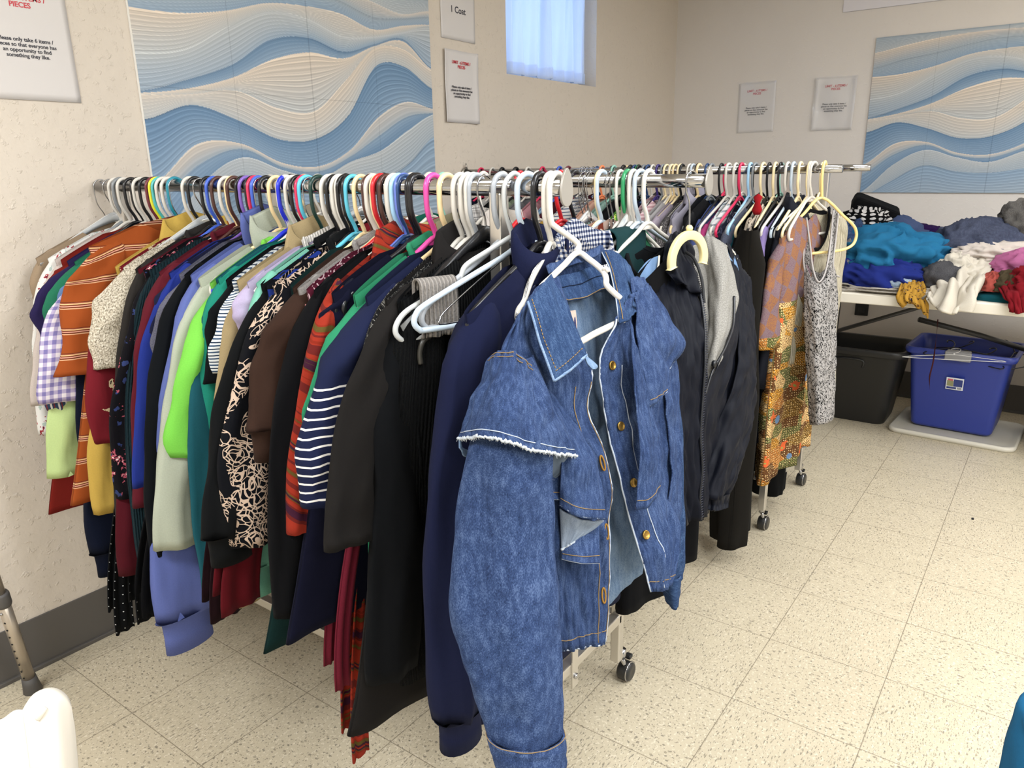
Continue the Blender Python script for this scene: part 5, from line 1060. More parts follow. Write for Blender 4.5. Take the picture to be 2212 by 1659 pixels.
# ------------------------------------------------------------------ rails C and D (farther rack)
GRPC='clothes hanging from the third rail'; GRPCH='hangers on the third rail'; ZB=1.292
LCH=F('floral','2c2f45','8f7d94','d98a92','4a4d66',sc=1.2)
GC=[
('navy t-shirt','t-shirt','t_shirt',sol('1b2140'),2.03,'crimson','tube',{}),('white blouse','blouse','blouse',sol('cfcac4'),1.97,'white','tube',{}),('black cardigan','cardigan','cardigan',sol('17181b'),1.92,'black','tube',{}),
('pale green shirt','shirt','shirt',sol('a9b89c'),1.85,'black','tube',{}),('grey sweater','sweater','sweater',F('heather','6f6d72','8d8a8c'),1.79,'white','tube',{}),('pink shirt','shirt','shirt',sol('c98a90'),1.72,'crimson','tube',{}),
('sky blue blouse','blouse','blouse',sol('8fb0cf'),1.64,'blue','tube',{}),('maroon top','top','top',sol('5a1c2a'),1.60,'maroon','tube',{}),('striped white shirt','shirt','shirt',F('stripe','d8d4d0','5f6f8f:0.2:0.5',sc=.012),1.54,'silver','wire',{}),
('peach blouse','blouse','blouse',sol('d9a48c'),1.45,'orange','tube',{}),('mint knit top','top','top',F('knit','9fc4b4'),1.40,'mint','tube',{}),('black lace top','top','top',sol('16161a'),1.36,'black','tube',{}),
('green leafy blouse','blouse','blouse',F('floral','5a9a3a','c6dc5a','2f5f2a','8fc04a',sc=.8),1.30,'green','tube',dict(zs=-.075)),('navy shirt','shirt','shirt',sol('1d2344'),1.26,'navy','tube',{}),
('striped pink blouse','blouse','blouse',F('stripe','c99aa0','e2c4c4:0.1:0.55',sc=.012),1.22,'violet','tube',dict(zs=-.07,T=.03)),('silver grey shirt','shirt','shirt',sol('b9b4b2'),1.17,'white','tube',dict(zs=-.075)),
('lilac satin shirt','shirt','shirt',F('solid','b3a5b4',rough=.4),1.135,'ivory','tube',dict(zs=-.08)),('grey lace scarf top','top','top',F('tweed','6a6466','2c2a2c','a9a2a2'),1.10,'white','tube',dict(zs=-.08)),
('lavender grey collared shirt','shirt','shirt',sol('aaa4b4'),1.065,'cream','bigtube',dict(zs=-.065,collar='shirt',T=.02)),('black satin robe','robe','robe',F('solid','131318',rough=.45),1.02,'grey','bigtube',dict(zs=-.06,T=.022,L=.75)),
('periwinkle denim shirt','shirt','shirt',sol('5566a8'),.985,'black','tube',dict(zs=-.085)),('hot pink jersey top','top','top',sol('d8488f'),.96,'white','bigtube',dict(zs=-.10,L=.7)),
('white grey striped blouse','blouse','blouse',F('stripe','dfe2e2','9aa6ae:0.2:0.5',sc=.02),.935,'white','bigtube',{}),('dark floral top','top','top',LCH,.915,'crimson','bigtube',dict(zs=-.10)),
('turquoise ribbed top with black band','top','top',F('stripe','1f7f96','1b1d28:0.0:0.12',sc=.30),.885,'light blue','bigtube',dict(zs=-.10)),('slate blue t-shirt','t-shirt','t_shirt',F('heather','5a6078','767c92'),.868,'grey','bigtube',dict(zs=-.09,short=1,sl=.25)),
('black velvet top','top','top',sol('111214'),.842,'ivory','bigtube',dict(zs=-.105,L=.75)),('cream blouse with tiny black dots and red ribbon','blouse','blouse',F('dots','dccbb6','2a2420','.12',sc=.022),.822,'black','tube',dict(zs=-.075,L=.55,sw=.035,tg=(1588,640))),
('dark brown long coat','coat','coat',F('solid','2a2623',rough=.7),.802,'ivory','bigtube',dict(zs=-.085,L=.86,W=.21,T=.022)),('charcoal grey jumper','jumper','jumper',sol('2f2f2c'),.785,'black','tube',dict(zs=-.095)),
('lilac blouse with pink roses','blouse','blouse',F('floral','a48fd0','d04a7a','a48fd0','b9a6dc',sc=.35),.762,'white','bigtube',dict(zs=-.10,L=.33,short=1,sw=.035,tg=(1617,690))),('black cardigan with long sleeves','cardigan','cardigan',sol('14151a'),.744,'pale blue','bigtube',dict(zs=-.085,L=.8)),
('dark navy blazer with sleeve buttons','blazer','blazer',F('solid','1d2130',rough=.75),.722,'ivory','bigtube',dict(zs=-.09,L=.78,W=.215,T=.024,collar='shirt')),
]
for i,(d,cat,nm,mat,y,hc,ht,kw) in enumerate(GC):
    rz=R(random.Random(i+700).uniform(-4,4)); k=dict(sl=.5,lo=True,L=.58,T=.013,sw=.05); k.update(kw)
    pv=GC[i-1][0] if i else 'side wall'
    garment(nm,fit(d,' on the farther rack, just right of the %s'%short(pv),short(d)),cat,mat,XC,y,ZB,rz,GRPC,**k)
    hanger(hc,ht,XC,y,ZB,rz,'%s %s on the farther rack holding the %s'%(HN.get(hc,hc),TYN[ht].replace(' with metal hook',''),short(d)),GRPCH)
m=MB(); vs=[];  # red ribbon bow on the dotted blouse
rb_=thing('ribbon','small bright red ribbon tied on the cream dotted blouse','ribbon',(XC-.16,.80,ZB-.10)); m.lathe([(0,.03),(.014,.02),(.008,.002),(.016,-.02),(.010,-.035),(0,-.03)],10); m.build('bow',sol('d8202a'),rb_)
# buttons on the navy blazer sleeve
for q in range(3):
    pass
# batik dress, tank top, cream sweater at the near end
BY=.692
garment('dress','long batik dress in gold, rust and brown at the farther rack near end','dress',F('batik','b9793a'),XC-.03,BY,ZB,R(-3),GRPC,W=.19,zs=-.10,drop=.10,L=.90,T=.030,hem=1.22,fold=.014,nr=.06,tg=(1655,760))
hanger('ivory','bigtube',XC,BY,ZB,R(-3),'pale yellow tubular plastic hanger holding the batik dress',GRPCH)
CW=F('knit','e3d8bc')
garment('sweater','cream ribbed sweater with thin black neckline trim, behind the spotted tank top','sweater',CW,XC+.01,.672,ZB,R(-13),GRPC,W=.215,zs=-.10,drop=.07,L=.52,T=.016,sl=.60,sw=.045,nr=.11,dip=.16,collar='crew',cmat=sol('16161a'),sides=(1,),out=.035)
hanger('white','bigtube',XC,.680,ZB,R(-13),'white tubular plastic hanger holding the cream ribbed sweater',GRPCH)
hanger('white','bigtube',XC,.690,ZB,R(2),'white tubular plastic hanger just left of the cream ribbed sweater',GRPCH)
TO=Vector((XC,.648,ZB)); TK_=thing('tank_top','grey leopard spotted tank top on a pale yellow hanger at the farther rack end','tank top',TO,0,GRPC)
LEO=F('leopard','b0aba7','131317','85817e',sc=1.12)
def tp(nm,rows,mat=LEO,**k): return patch(nm,rows,mat,TK_,TO,**k)
D0=2.40
b=tp('front',[[(1738,560,D0),(1752,600,D0-.03),(1770,612,D0-.03),(1786,595,D0),(1797,560,D0+.04)],[(1737,620,D0-.01),(1752,640,D0-.04),(1770,645,D0-.05),(1790,640,D0-.02),(1808,612,D0+.06)],[(1737,700,D0-.01),(1770,700,D0-.05),(1809,690,D0+.06)],[(1742,800,D0-.01),(1770,800,D0-.05),(1806,790,D0+.06)],[(1748,918,D0),(1772,918,D0-.04),(1803,905,D0+.06)]],wr=.006,uvs=(.3,.55),nu=40,nv=50,seed=41,freq=(8,.6))
tp('back',[[(1738,560,D0+.06),(1770,590,D0+.07),(1797,560,D0+.09)],[(1740,700,D0+.06),(1770,700,D0+.06),(1806,690,D0+.09)],[(1750,905,D0+.05),(1772,905,D0+.06),(1801,897,D0+.09)]],wr=.004,uvs=(.3,.55),seed=42)
tp('strap',[[(1732,472,D0+.01),(1742,470,D0+.01)],[(1737,520,D0),(1748,522,D0)],[(1738,562,D0),(1762,606,D0-.03)]],wr=.001,uvs=(.05,.2),nu=8,nv=16,seed=43)
tp('strap',[[(1800,452,D0+.08),(1810,456,D0+.09)],[(1794,510,D0+.06),(1805,512,D0+.07)],[(1782,590,D0),(1797,562,D0+.04)]],wr=.001,uvs=(.05,.2),nu=8,nv=16,seed=44)
m=MB()
for P in (((1732,470,D0),(1736,530,D0-.01),(1736,570,D0-.01),(1744,606,D0-.01),(1738,622,D0-.01)),((1742,470,D0),(1750,530,D0-.01),(1756,580,D0-.03),(1768,609,D0-.045),(1782,590,D0-.02),(1792,540,D0+.03),(1800,455,D0+.07)),((1811,457,D0+.08),(1806,512,D0+.06),(1800,562,D0+.04),(1802,590,D0+.05),(1813,598,D0+.07))): m.tube(smooth_path([U(*p)-TO for p in P],6),.0028,6)
m.build('binding',sol('c6c0bc'),TK_)
yh=thing('plastic_hanger','pale yellow tubular plastic hanger holding the spotted tank top','hanger',TO,0,GRPCH)
m=MB(); m.tube(smooth_path([(.0205,0,.004),(.006,0,.0205),(-.006,0,.0208),(-.0205,0,.004),(-.021,0,-.03),(-.01,0,-.06),(0,0,-.085)],6),.0048,8)
q=lambda x,z:(x*.80,-x*.42,z)
m.tube(smooth_path([q(0,-.087),q(.12,-.150),q(.17,-.178),q(.192,-.20),q(.196,-.225),q(.175,-.25),q(.10,-.262),q(-.10,-.262),q(-.165,-.25),q(-.185,-.228),q(-.18,-.205),q(-.16,-.185),q(-.08,-.135)],4,True),.0048,8,closed=True); m.build('hanger_frame',plain('efd48c',.3),yh)
# long black things low on the rack
garment('skirt','long charcoal skirt reaching almost to the floor left of the rack leg','skirt',sol('26231f'),XC-.25,.79,ZB,R(20),GRPC,W=.105,L=1.05,T=.05,zs=-.16,drop=.01,nr=.01,dip=0,fold=.012,hem=1.15)
garment('skirt','narrow black skirt next to the front leg of the farther rack','skirt',sol('161617'),XC-.10,.83,ZB,R(20),GRPC,W=.09,L=1.0,T=.04,zs=-.16,drop=.01,nr=.01,dip=0,fold=.012)
garment('trousers','black trouser leg hanging right of the front leg of the farther rack','trousers',sol('1b1b1b'),XC+.22,.80,ZB,R(0),GRPC,W=.07,L=1.06,T=.05,zs=-.16,drop=.01,nr=.01,dip=0)
GRPD='clothes hanging from the rearmost rail'; GRPDH='hangers on the rearmost rail'
dn=['black','white','navy blue','grey','wine red','beige','dark green','pink','black patterned','white lace','brown','light blue','purple','teal','olive','charcoal','rust','cream']
dc=['17181b','cfcac2','1f2648','77757a','5a1a28','b3a184','1d3f34','c27f8c','1b1b20','c9c4be','4a342a','86a3c4','4a3570','1f6f7c','4c4f34','2c2c2e','8f452c','cbbfa6']
hcs=['black','white','ivory','white','navy','black','cream','grey','black','white','silver','light blue','crimson','white','black','mint','white','ivory']
for i in range(18):
    y=2.03-i*.074; d=dn[i]; mat=sol(dc[i]) if i not in (8,9) else F('lace',dc[i],'8a8a90' if i==8 else '8a8580',sc=1.1)
    rz=R(random.Random(i+900).uniform(-4,4))
    garment('top','%s top on the rearmost rail, next to the %s'%(d,(dn[i-1]+' one') if i else 'side wall'),'top',mat,XD,y,1.29,rz,GRPD,lo=True,L=.6,sl=.4,T=.02)
    hanger(hcs[i],'tube',XD,y,1.29,rz,'%s plastic hanger on the rearmost rail holding the %s top'%(hcs[i],d),GRPDH)
for i,(px,c) in enumerate([(1262,'silver'),(1270,'silver'),(1281,'silver'),(1362,'black'),(1371,'navy'),(1380,'black'),(1392,'grey'),(1410,'white'),(1432,'grey'),(1440,'ivory'),(1452,'ivory'),(1459,'cream'),(1474,'black'),(1497,'pale blue'),(1507,'black'),(1528,'navy'),(1600,'black'),(1631,'black')]):
    t='wire' if c=='silver' else 'tube'
    hanger(c,t,XC,ypx(px,XC,370),ZB,R((i*37)%9-4),'%s %s in the back row above the second rail, %s from left'%(HN.get(c,c),TYN[t],'first second third fourth fifth sixth seventh eighth ninth tenth eleventh twelfth thirteenth fourteenth fifteenth sixteenth seventeenth eighteenth'.split()[i]),GRPCH,hw=.14)

# ------------------------------------------------------------------ folding table with heaped clothes
TX0,TX1,TZ=3.655,4.415,.742; TY0,TY1=-.75,1.08
tb_=thing('folding_table','white plastic folding table heaped with clothes along the right wall','table',((TX0+TX1)/2,(TY0+TY1)/2,0))
ox,oy=(TX0+TX1)/2,(TY0+TY1)/2
m=MB(); m.box((TX0-ox,TY0-oy,TZ-.018),(TX1-ox,TY1-oy,TZ)); m.box((TX0-ox-.004,TY0-oy-.004,TZ-.048),(TX0-ox+.02,TY1-oy+.004,TZ-.004)); m.box((TX1-ox-.02,TY0-oy,TZ-.048),(TX1-ox,TY1-oy,TZ-.004)); m.box((TX0-ox,TY1-oy-.02,TZ-.048),(TX1-ox,TY1-oy,TZ-.004)); m.box((TX0-ox,TY0-oy,TZ-.048),(TX1-ox,TY0-oy+.02,TZ-.004)); m.build('tabletop',plain('e6dfd0',.5),tb_,smooth=False,bevel=.004)
GM=plain('3a3a3c',.35,.6)
for sy in(-1,1):
    m=MB(); m.tube([(-.30,sy*.78,TZ-.03),(-.33,sy*.80,.0)],.0125,12); m.tube([(.30,sy*.78,TZ-.03),(.33,sy*.80,.0)],.0125,12); m.tube([(-.325,sy*.795,.10),(.325,sy*.795,.10)],.010,10); m.build('leg',GM,tb_)
    m=MB(); m.tube([(-.1,sy*.78,TZ-.03-.25),(-.1,sy*.2,TZ-.03)],.010,10); m.build('brace',GM,tb_)
m=MB(); m.tube([UX(1985,690,3.80)-Vector((ox,oy,0)),UX(2120,725,3.95)-Vector((ox,oy,0)),UX(2215,755,4.1)-Vector((ox,oy,0))],.012,10); m.build('brace',plain('232325',.35,.5),tb_)
def heap(name,label,cat,mat,c,s,seed,group='heap of clothes on the folding table',fold=.22,nu=64,nv=32,par=None,rz=0):
    """a crumpled garment lying in a heap, closed cloth volume with ridged folds"""
    vs=[];us=[];fs=[]
    for j in range(nv+1):
        ph=math.pi*j/nv
        for i in range(nu):
            a=2*math.pi*i/nu; d=Vector((math.sin(ph)*math.cos(a),math.sin(ph)*math.sin(a),math.cos(ph)))
            w_=Vector((fbm(d.x*1.3+seed,d.y*1.3,d.z),fbm(d.y+seed+7,d.z,d.x*1.2),0))
            rd=1-abs(fbm(d.x*2.3+w_.x*2+seed,d.y*2.3+w_.y*2,d.z*2.3))*2; r2=1-abs(fbm(d.x*5+w_.x*3,d.y*5+seed,d.z*5))*2; r3=1-abs(fbm(d.x*10+w_.y*4,d.y*10,d.z*10+seed))*2
            k=1+fold*1.15*(rd-.55)+fold*.26*(r2-.5)+fold*.07*(r3-.5)+.25*fbm(d.x*.9+seed*2,d.y*.9,d.z)
            ca,sa=math.cos(rz),math.sin(rz); X,Y=d.x*k*s[0],d.y*k*s[1]; z=d.z*k*s[2]
            if z<-s[2]*.35: z=-s[2]*.35+ (z+s[2]*.35)*.08
            vs.append((X*ca-Y*sa,X*sa+Y*ca,z+s[2]*.36)); us.append((a/6.283*1.2*s[0]*3,ph*s[1]*1.2))
    for j in range(nv):
        for i in range(nu): l=(i+1)%nu; fs.append((j*nu+i,(j+1)*nu+i,(j+1)*nu+l,j*nu+l))
    o=mesh_obj(name,vs,fs,mat,None,us); o.location=c; return tag(o,label,cat,group)
HB='heap of clothes on the folding table'
Z=TZ
heap('folded_blanket','grey brown cloth lying lowest under the blue clothes at the left of the table','cloth',sol('5f5a58'),(4.0,.90,Z),(.24,.26,.11),1)
heap('white_clothing','thin white lace top spread along the front edge under the blue shirts','top',F('lace','d8cfc2','a39684','x',sc=1.2),(3.80,.66,Z),(.13,.33,.035),2,fold=.3)
heap('jeans','dark blue jeans lump at the left end of the pile','jeans',F('denim','22345a','3a5280','5f7aa6'),(4.02,.86,Z+.10),(.20,.16,.14),3)
heap('shirt','mottled grey shirt slumped beside the hanging sweater','shirt',F('tweed','7d7a80','3c3a40','a9a6a6'),(3.88,.84,Z+.02),(.15,.12,.15),4)
heap('sweater','slate blue crumpled top tucked behind the turquoise shirt','top',sol('566694'),(4.20,.72,Z+.10),(.16,.20,.15),5)
heap('blouse','black blouse with white dashes on top of the left rear heap','blouse',F('dots','131315','cfcac6','.32',sc=.030),(4.14,.82,Z+.22),(.16,.14,.10),6,fold=.28)
# black folded box-like garment at the top
o=thing('folded_trousers','stiff black folded trousers crowning the left rear of the pile','trousers',(4.22,.80,Z+.335),R(12),HB); m=MB(); m.box((-.09,-.115,-.03),(.09,.115,.045)); q_=m.build('cloth',sol('161618'),o,smooth=False,bevel=.02); o.rotation_euler=(R(22),R(-8),R(12))
heap('t_shirt','purple t-shirt roll lying against the wall side behind the turquoise shirt','t-shirt',sol('3c1f66'),(4.30,.60,Z+.20),(.06,.14,.05),8)
heap('scarf','dark grey scarf between the purple roll and the turquoise shirt','scarf',sol('26242c'),(4.20,.62,Z+.16),(.10,.17,.06),9)
heap('t_shirt','turquoise blue t-shirt draped over the left heap','t-shirt',sol('2a86bc'),(3.90,.645,Z+.08),(.17,.25,.145),10,fold=.20,nu=90,nv=46)
heap('t_shirt','royal blue t-shirt with neckline loop below the turquoise one','t-shirt',sol('2b3da6'),(3.78,.685,Z+.02),(.10,.23,.10),11,fold=.24,nu=90,nv=46)
m=MB(); 
heap('shorts','small black shorts tucked under the royal blue shirt at the front edge','shorts',sol('15171f'),(3.765,.64,Z+.01),(.06,.13,.055),12)
heap('jeans','light blue denim piece below the royal blue shirt','jeans',F('denim','8aa0b6','9fb3c6','b9c8d6'),(3.745,.57,Z+.01),(.06,.08,.05),13)
heap('jacket','large faded blue denim garment in the middle of the pile','jacket',F('denim','42485e','565d76','6d7590'),(4.10,.34,Z+.08),(.22,.25,.17),14,fold=.16,nu=90,nv=46)
heap('sweater','charcoal grey rolled sweater between the denim and the white fleece','sweater',F('heather','4f4e52','68676a'),(3.82,.42,Z+.02),(.10,.11,.085),15)
heap('trousers','grey corduroy trousers folded near the wall at the right of the pile','trousers',F('heather','6f6a66','8a8580'),(4.15,.13,Z+.21),(.12,.13,.13),16,fold=.42)
heap('trousers','light grey trousers folded at the right rear top of the pile','trousers',sol('8f8b86'),(4.22,-.02,Z+.22),(.14,.12,.14),17,fold=.3)
heap('top','black top lying beneath the grey trousers at the right edge','top',sol('1b1a1d'),(4.05,.0,Z+.12),(.18,.15,.10),18)
heap('sweatshirt','pink sweatshirt with dark lettering near the right edge of the photo','sweatshirt',sol('dc78ae'),(3.88,.07,Z+.10),(.13,.17,.085),19,fold=.18)
heap('t_shirt','red t-shirt pile at the right edge of the table','t-shirt',sol('a81c28'),(3.75,.03,Z+.03),(.12,.14,.10),20,fold=.32,nu=90,nv=46)
heap('shorts','olive khaki folded piece left of the red shirt','shorts',sol('5c4e36'),(3.735,.165,Z+.045),(.06,.055,.06),21)
heap('top','coral pink scrap between the white fleece and the olive piece','top',sol('cf5a4e'),(3.745,.215,Z+.04),(.05,.05,.055),22)
heap('t_shirt','flat teal cloth lying on the front edge under the olive piece','cloth',sol('146270'),(3.73,.11,Z),(.06,.16,.035),23,fold=.1)
def drape(name,label,cat,mat,rows,org,group=HB,**k):
    O=Vector(org); r=thing(name,label,cat,O,0,group); patch('cloth',rows,mat,r,O,xp=True,**k); return r
WF=sol('e2d8c6'); 
drape('fleece','cream white fleece sweatshirt spilling over the front edge of the table','fleece',WF,[[(2040,590,3.88),(2070,545,3.95),(2115,528,3.98),(2180,552,3.98)],[(2022,600,3.80),(2060,570,3.86),(2105,555,3.88),(2150,570,3.88)],[(2025,625,3.72),(2055,600,3.76),(2095,595,3.76),(2130,600,3.78)],[(2018,640,3.64),(2045,625,3.62),(2085,625,3.63),(2115,625,3.66)],[(2004,640,3.60),(2035,652,3.55),(2078,655,3.55),(2106,645,3.62)],[(1998,636,3.58),(2030,672,3.53),(2066,678,3.53),(2098,660,3.60)]],(3.72,.3,Z),wr=.045,uvs=(.4,.5),nu=70,nv=70,thick=.012,seed=51,wsc=5,freq=(15,.45))
heap('hood','rounded cream fleece hood bunched on top of the spilling fleece','fleece',WF,(3.84,.36,Z+.06),(.08,.10,.085),52,fold=.22,nu=90,nv=46)
heap('sleeve_roll','pale cream fleece sleeve lying across toward the pink sweatshirt','fleece',sol('e0d2c6'),(3.93,.23,Z+.15),(.075,.17,.055),53,fold=.25,rz=.3)
YF=F('floral','d29a34','2a241e','d9a8b4','8a5a24',sc=1.1)
drape('scarf','yellow and black flowered scarf with pink corner hanging over the table edge','scarf',YF,[[(1950,602,3.74),(1975,600,3.76),(2000,615,3.74)],[(1943,622,3.64),(1970,630,3.62),(2000,645,3.62)],[(1936,642,3.60),(1965,648,3.58),(2006,662,3.59)],[(1950,665,3.60),(1972,652,3.59),(2004,688,3.59)]],(3.7,.5,Z),wr=.014,uvs=(.25,.3),nu=44,nv=44,thick=.006,seed=54,wsc=8)
drape('sleeve','red sleeve dangling over the front edge at the far right of the table','t-shirt',sol('a81c28'),[[(2150,610,3.72),(2180,600,3.74),(2220,605,3.76)],[(2165,635,3.64),(2190,635,3.62),(2220,640,3.64)],[(2180,655,3.61),(2195,660,3.59),(2220,660,3.62)],[(2183,672,3.61),(2200,678,3.59),(2220,670,3.62)]],(3.7,0.05,Z),wr=.02,uvs=(.25,.3),nu=36,nv=36,thick=.006,seed=55,wsc=8)
pk=thing('lettering','dark printed lettering across the pink sweatshirt','print',(3.80,.15,Z+.19))
bpy.data.objects.remove(pk)

# ------------------------------------------------------------------ totes, lid, outlet and odds and ends below the table
def rrect(w,d,r,n=8):
    out=[]
    for cx,cy,a0 in ((w/2-r,d/2-r,0),(-w/2+r,d/2-r,90),(-w/2+r,-d/2+r,180),(w/2-r,-d/2+r,270)):
        for i in range(n+1): a=R(a0+90*i/n); out.append((cx+r*math.cos(a),cy+r*math.sin(a)))
    return out
def tote(label, cx, cy, rz, prof, mat, group=None):
    """prof: list of (width, depth, corner radius, z) from outer bottom up, over the rim, down inside"""
    r=thing('storage_tote',label,'storage tote',(cx,cy,0),rz,group); vs=[];fs=[]; n=36
    for w_,d_,rr,z in prof: vs += [(x,y,z) for x,y in rrect(w_,d_,rr)]
    for j in range(len(prof)-1):
        for k in range(n): l=(k+1)%n; fs.append((j*n+k,j*n+l,(j+1)*n+l,(j+1)*n+k))
    fs += [tuple(range(n))[::-1], tuple((len(prof)-1)*n+k for k in range(n))]
    mesh_obj('tub',vs,fs,mat,r,None).modifiers.new('b','BEVEL').width=.0015; return r
BLU=plain('2f3f94',.38); BLK=plain('1f1f1f',.42)
bt=tote('black plastic storage tote without a lid beneath the table',4.22,.80,R(0),[(.27,.36,.05,0),(.28,.37,.05,.012),(.345,.47,.06,.36),(.385,.51,.07,.365),(.395,.52,.07,.385),(.39,.515,.07,.40),(.35,.475,.06,.398),(.335,.46,.06,.36),(.27,.36,.05,.02)],BLK)
m=MB(); m.tube(smooth_path([(-.166,-.06,.30),(-.170,-.06,.335),(-.172,.0,.342),(-.172,.06,.335),(-.166,.10,.30)],6),.006,8); m.build('grip',BLK,bt)
bl=tote('blue plastic storage tote with grey latch standing on its pale lid',4.24,.315,R(-3),[(.27,.34,.03,.028),(.29,.355,.03,.04),(.35,.43,.035,.40),(.385,.465,.04,.405),(.395,.475,.04,.42),(.39,.47,.04,.437),(.36,.44,.035,.435),(.345,.425,.035,.40),(.27,.34,.03,.045)],BLU)
m=MB(); m.box((-.212,-.055,.395),(-.190,.055,.438)); m.box((-.205,-.05,.43),(-.17,.05,.442)); m.build('latch',plain('8f8f92',.45),bl,smooth=False,bevel=.004)
m=MB(); m.add([(-.181,-.037,.305),(-.181,.037,.305),(-.1745,.037,.245),(-.1745,-.037,.245),(-.179,-.037,.305),(-.179,.037,.305),(-.1725,.037,.245),(-.1725,-.037,.245)],[(0,3,2,1),(4,5,6,7),(0,1,5,4),(1,2,6,5),(2,3,7,6),(3,0,4,7)]); st_=m.build('sticker',plain('dfe2e8',.4),bl,smooth=False)
def stk(y0,y1,z0,z1,c,nm):
    f=lambda z:-.1745-(z-.245)*.108-.0009
    m=MB(); m.add([(f(z1),y0,z1),(f(z1),y1,z1),(f(z0),y1,z0),(f(z0),y0,z0)],[(0,3,2,1)]); m.build(nm,plain(c,.4),st_,smooth=False)
stk(-.033,.005,.262,.298,'2c3a7a','printed_block'); stk(.006,.033,.262,.290,'8a8a64','printed_photo'); stk(.008,.031,.290,.299,'c45a66','printed_band'); stk(-.008,.033,.249,.259,'2c3a7a','printed_strip')
for k in range(6): stk(-.030+.003*k,-.0285+.003*k,.249,.259,'222222','printed_bar')
ld=thing('tote_lid','pale grey plastic tote lid lying on the floor under the blue tote','tote lid',(4.21,.30,0),R(-3)); vs=[];fs=[]; PR=[(.44,.54,.05,0),(.45,.55,.05,.012),(.445,.545,.05,.024),(.43,.53,.05,.026),(.40,.50,.04,.020),(.36,.46,.03,.020)]
for w_,d_,rr,z in PR: vs += [(x,y,z) for x,y in rrect(w_,d_,rr)]
for j in range(5):
    for k in range(36): l=(k+1)%36; fs.append((j*36+k,j*36+l,(j+1)*36+l,(j+1)*36+k))
fs += [tuple(range(36))[::-1],tuple(5*36+k for k in range(36))]; mesh_obj('lid_shell',vs,fs,plain('cfcabc',.45),ld)
# spare hangers dumped in the blue tote
wh=bpy.data.objects.new('wire_hanger',hanger_mesh('wire',.20)); C.objects.link(wh); wh.location=(4.06,.34,.445); wh.rotation_euler=(R(88),R(4),R(92)); tag(wh,'wire hanger lying across the rim of the blue tote','hanger')
for i,(x,y,rx,rz_) in enumerate([(4.22,.20,70,60),(4.28,.30,60,20),(4.20,.38,75,110),(4.27,.15,50,150)]):
    o=bpy.data.objects.new('plastic_hanger',hanger_mesh('tube')); C.objects.link(o); o.location=(x,y,.43+.01*i); o.rotation_euler=(R(rx),0,R(rz_)); o.scale=(.7,.7,.7); tag(o,'dark hanger jumbled inside the blue tote, %s'%('nearest the latch','deepest in the tote','leaning on the left side','at the right side')[i],'hanger','loose hangers in the blue tote')
    o.material_slots[0].link='OBJECT'; o.material_slots[0].material=plain('202024',.3)
rn=thing('ribbon','thin dark red ribbon dangling from the table in front of the blue tote','ribbon',(3.66,.30,.70)); m=MB(); P=smooth_path([UX(2026,690,3.64)-Vector((3.66,.30,.70)),UX(2022,735,3.64)-Vector((3.66,.30,.70)),UX(2016,780,3.64)-Vector((3.66,.30,.70)),UX(2008,815,3.64)-Vector((3.66,.30,.70)),UX(2009,842,3.64)-Vector((3.66,.30,.70))],8)
vs=[];fs=[]
for i,p in enumerate(P):
    tw=.5+.9*math.sin(i*.25); vs += [p+Vector((0,.003*math.cos(tw),0))+Vector((.003*math.sin(tw),0,0)),p-Vector((0,.003*math.cos(tw),0))-Vector((.003*math.sin(tw),0,0))]
for i in range(len(P)-1): fs.append((2*i,2*i+1,2*i+3,2*i+2))
o=mesh_obj('ribbon_strip',vs,fs,sol('5a2528'),rn); o.modifiers.new('s','SOLIDIFY').thickness=.0006
ot=thing('wall_outlet','black wall outlet below the table edge at the left','outlet',(XR,.895,.51)); m=MB(); m.box((-.008,-.036,-.058),(0,.036,.058)); m.build('cover_plate',plain('202022',.4),ot,smooth=False,bevel=.003)
for s in (-1,1):
    m=MB(); m.box((-.0115,-.017,s*.026-.014),(-.008,.017,s*.026+.014)); soc=m.build('socket',plain('2c2c2e',.35),ot,smooth=False,bevel=.003)
    m=MB(); m.box((-.012,-.008,s*.026-.005),(-.0113,-.006,s*.026+.006)); m.box((-.012,.006,s*.026-.005),(-.0113,.008,s*.026+.005)); m.build('slot',plain('0a0a0a',.4),soc,smooth=False)
db=tote('edge of a dark grey storage tote at the far right under the table',4.24,-.20,R(2),[(.27,.36,.04,0),(.345,.45,.05,.34),(.385,.49,.05,.345),(.39,.495,.05,.375),(.34,.45,.05,.37),(.27,.36,.04,.02)],plain('2f3134',.45))
ch=thing('floor_chip','small black speck of litter on the floor tiles','litter',(2.30,.06,0)); O=U(2101,1121,1); t_=(0-CAMH)/(O.z-CAMH); P0=EYE+(O-EYE)*t_; ch.location=P0; m=MB(); m.box((-.008,-.004,0),(.008,.004,.002)); m.build('chip',plain('16161a',.6),ch,smooth=False)

# ------------------------------------------------------------------ things at the photo's edges near the camera
# telescopic leg leaning at the left wall
lg=thing('support_leg','brushed aluminium adjustable leg with grey collar and rubber foot at the lower left','support leg',(.607,2.035,0))
P0=Vector((0,0,0)); D_=(Vector((.555,1.96,.47))-Vector((.607,2.035,.03))); D_=D_.normalized()
al=plain('b5aa9c',.32,.75); gr=plain('4d4a48',.6)
m=MB(); m.tube([P0+D_*.03,P0+D_*.33],.0145,24); lo=m.build('lower_tube',al,lg)
m=MB(); m.tube([P0+D_*.30,P0+D_*.80],.0118,24); m.build('upper_tube',al,lg)
m=MB(); m.tube([P0+D_*.0,P0+D_*.004,P0+D_*.03,P0+D_*.052],[.021,.0225,.019,.0170],24); m.build('rubber_foot',gr,lg)
m=MB(); m.tube([P0+D_*.300,P0+D_*.306,P0+D_*.335,P0+D_*.340],[.0165,.0185,.0185,.0165],24); m.build('collar',gr,lg)
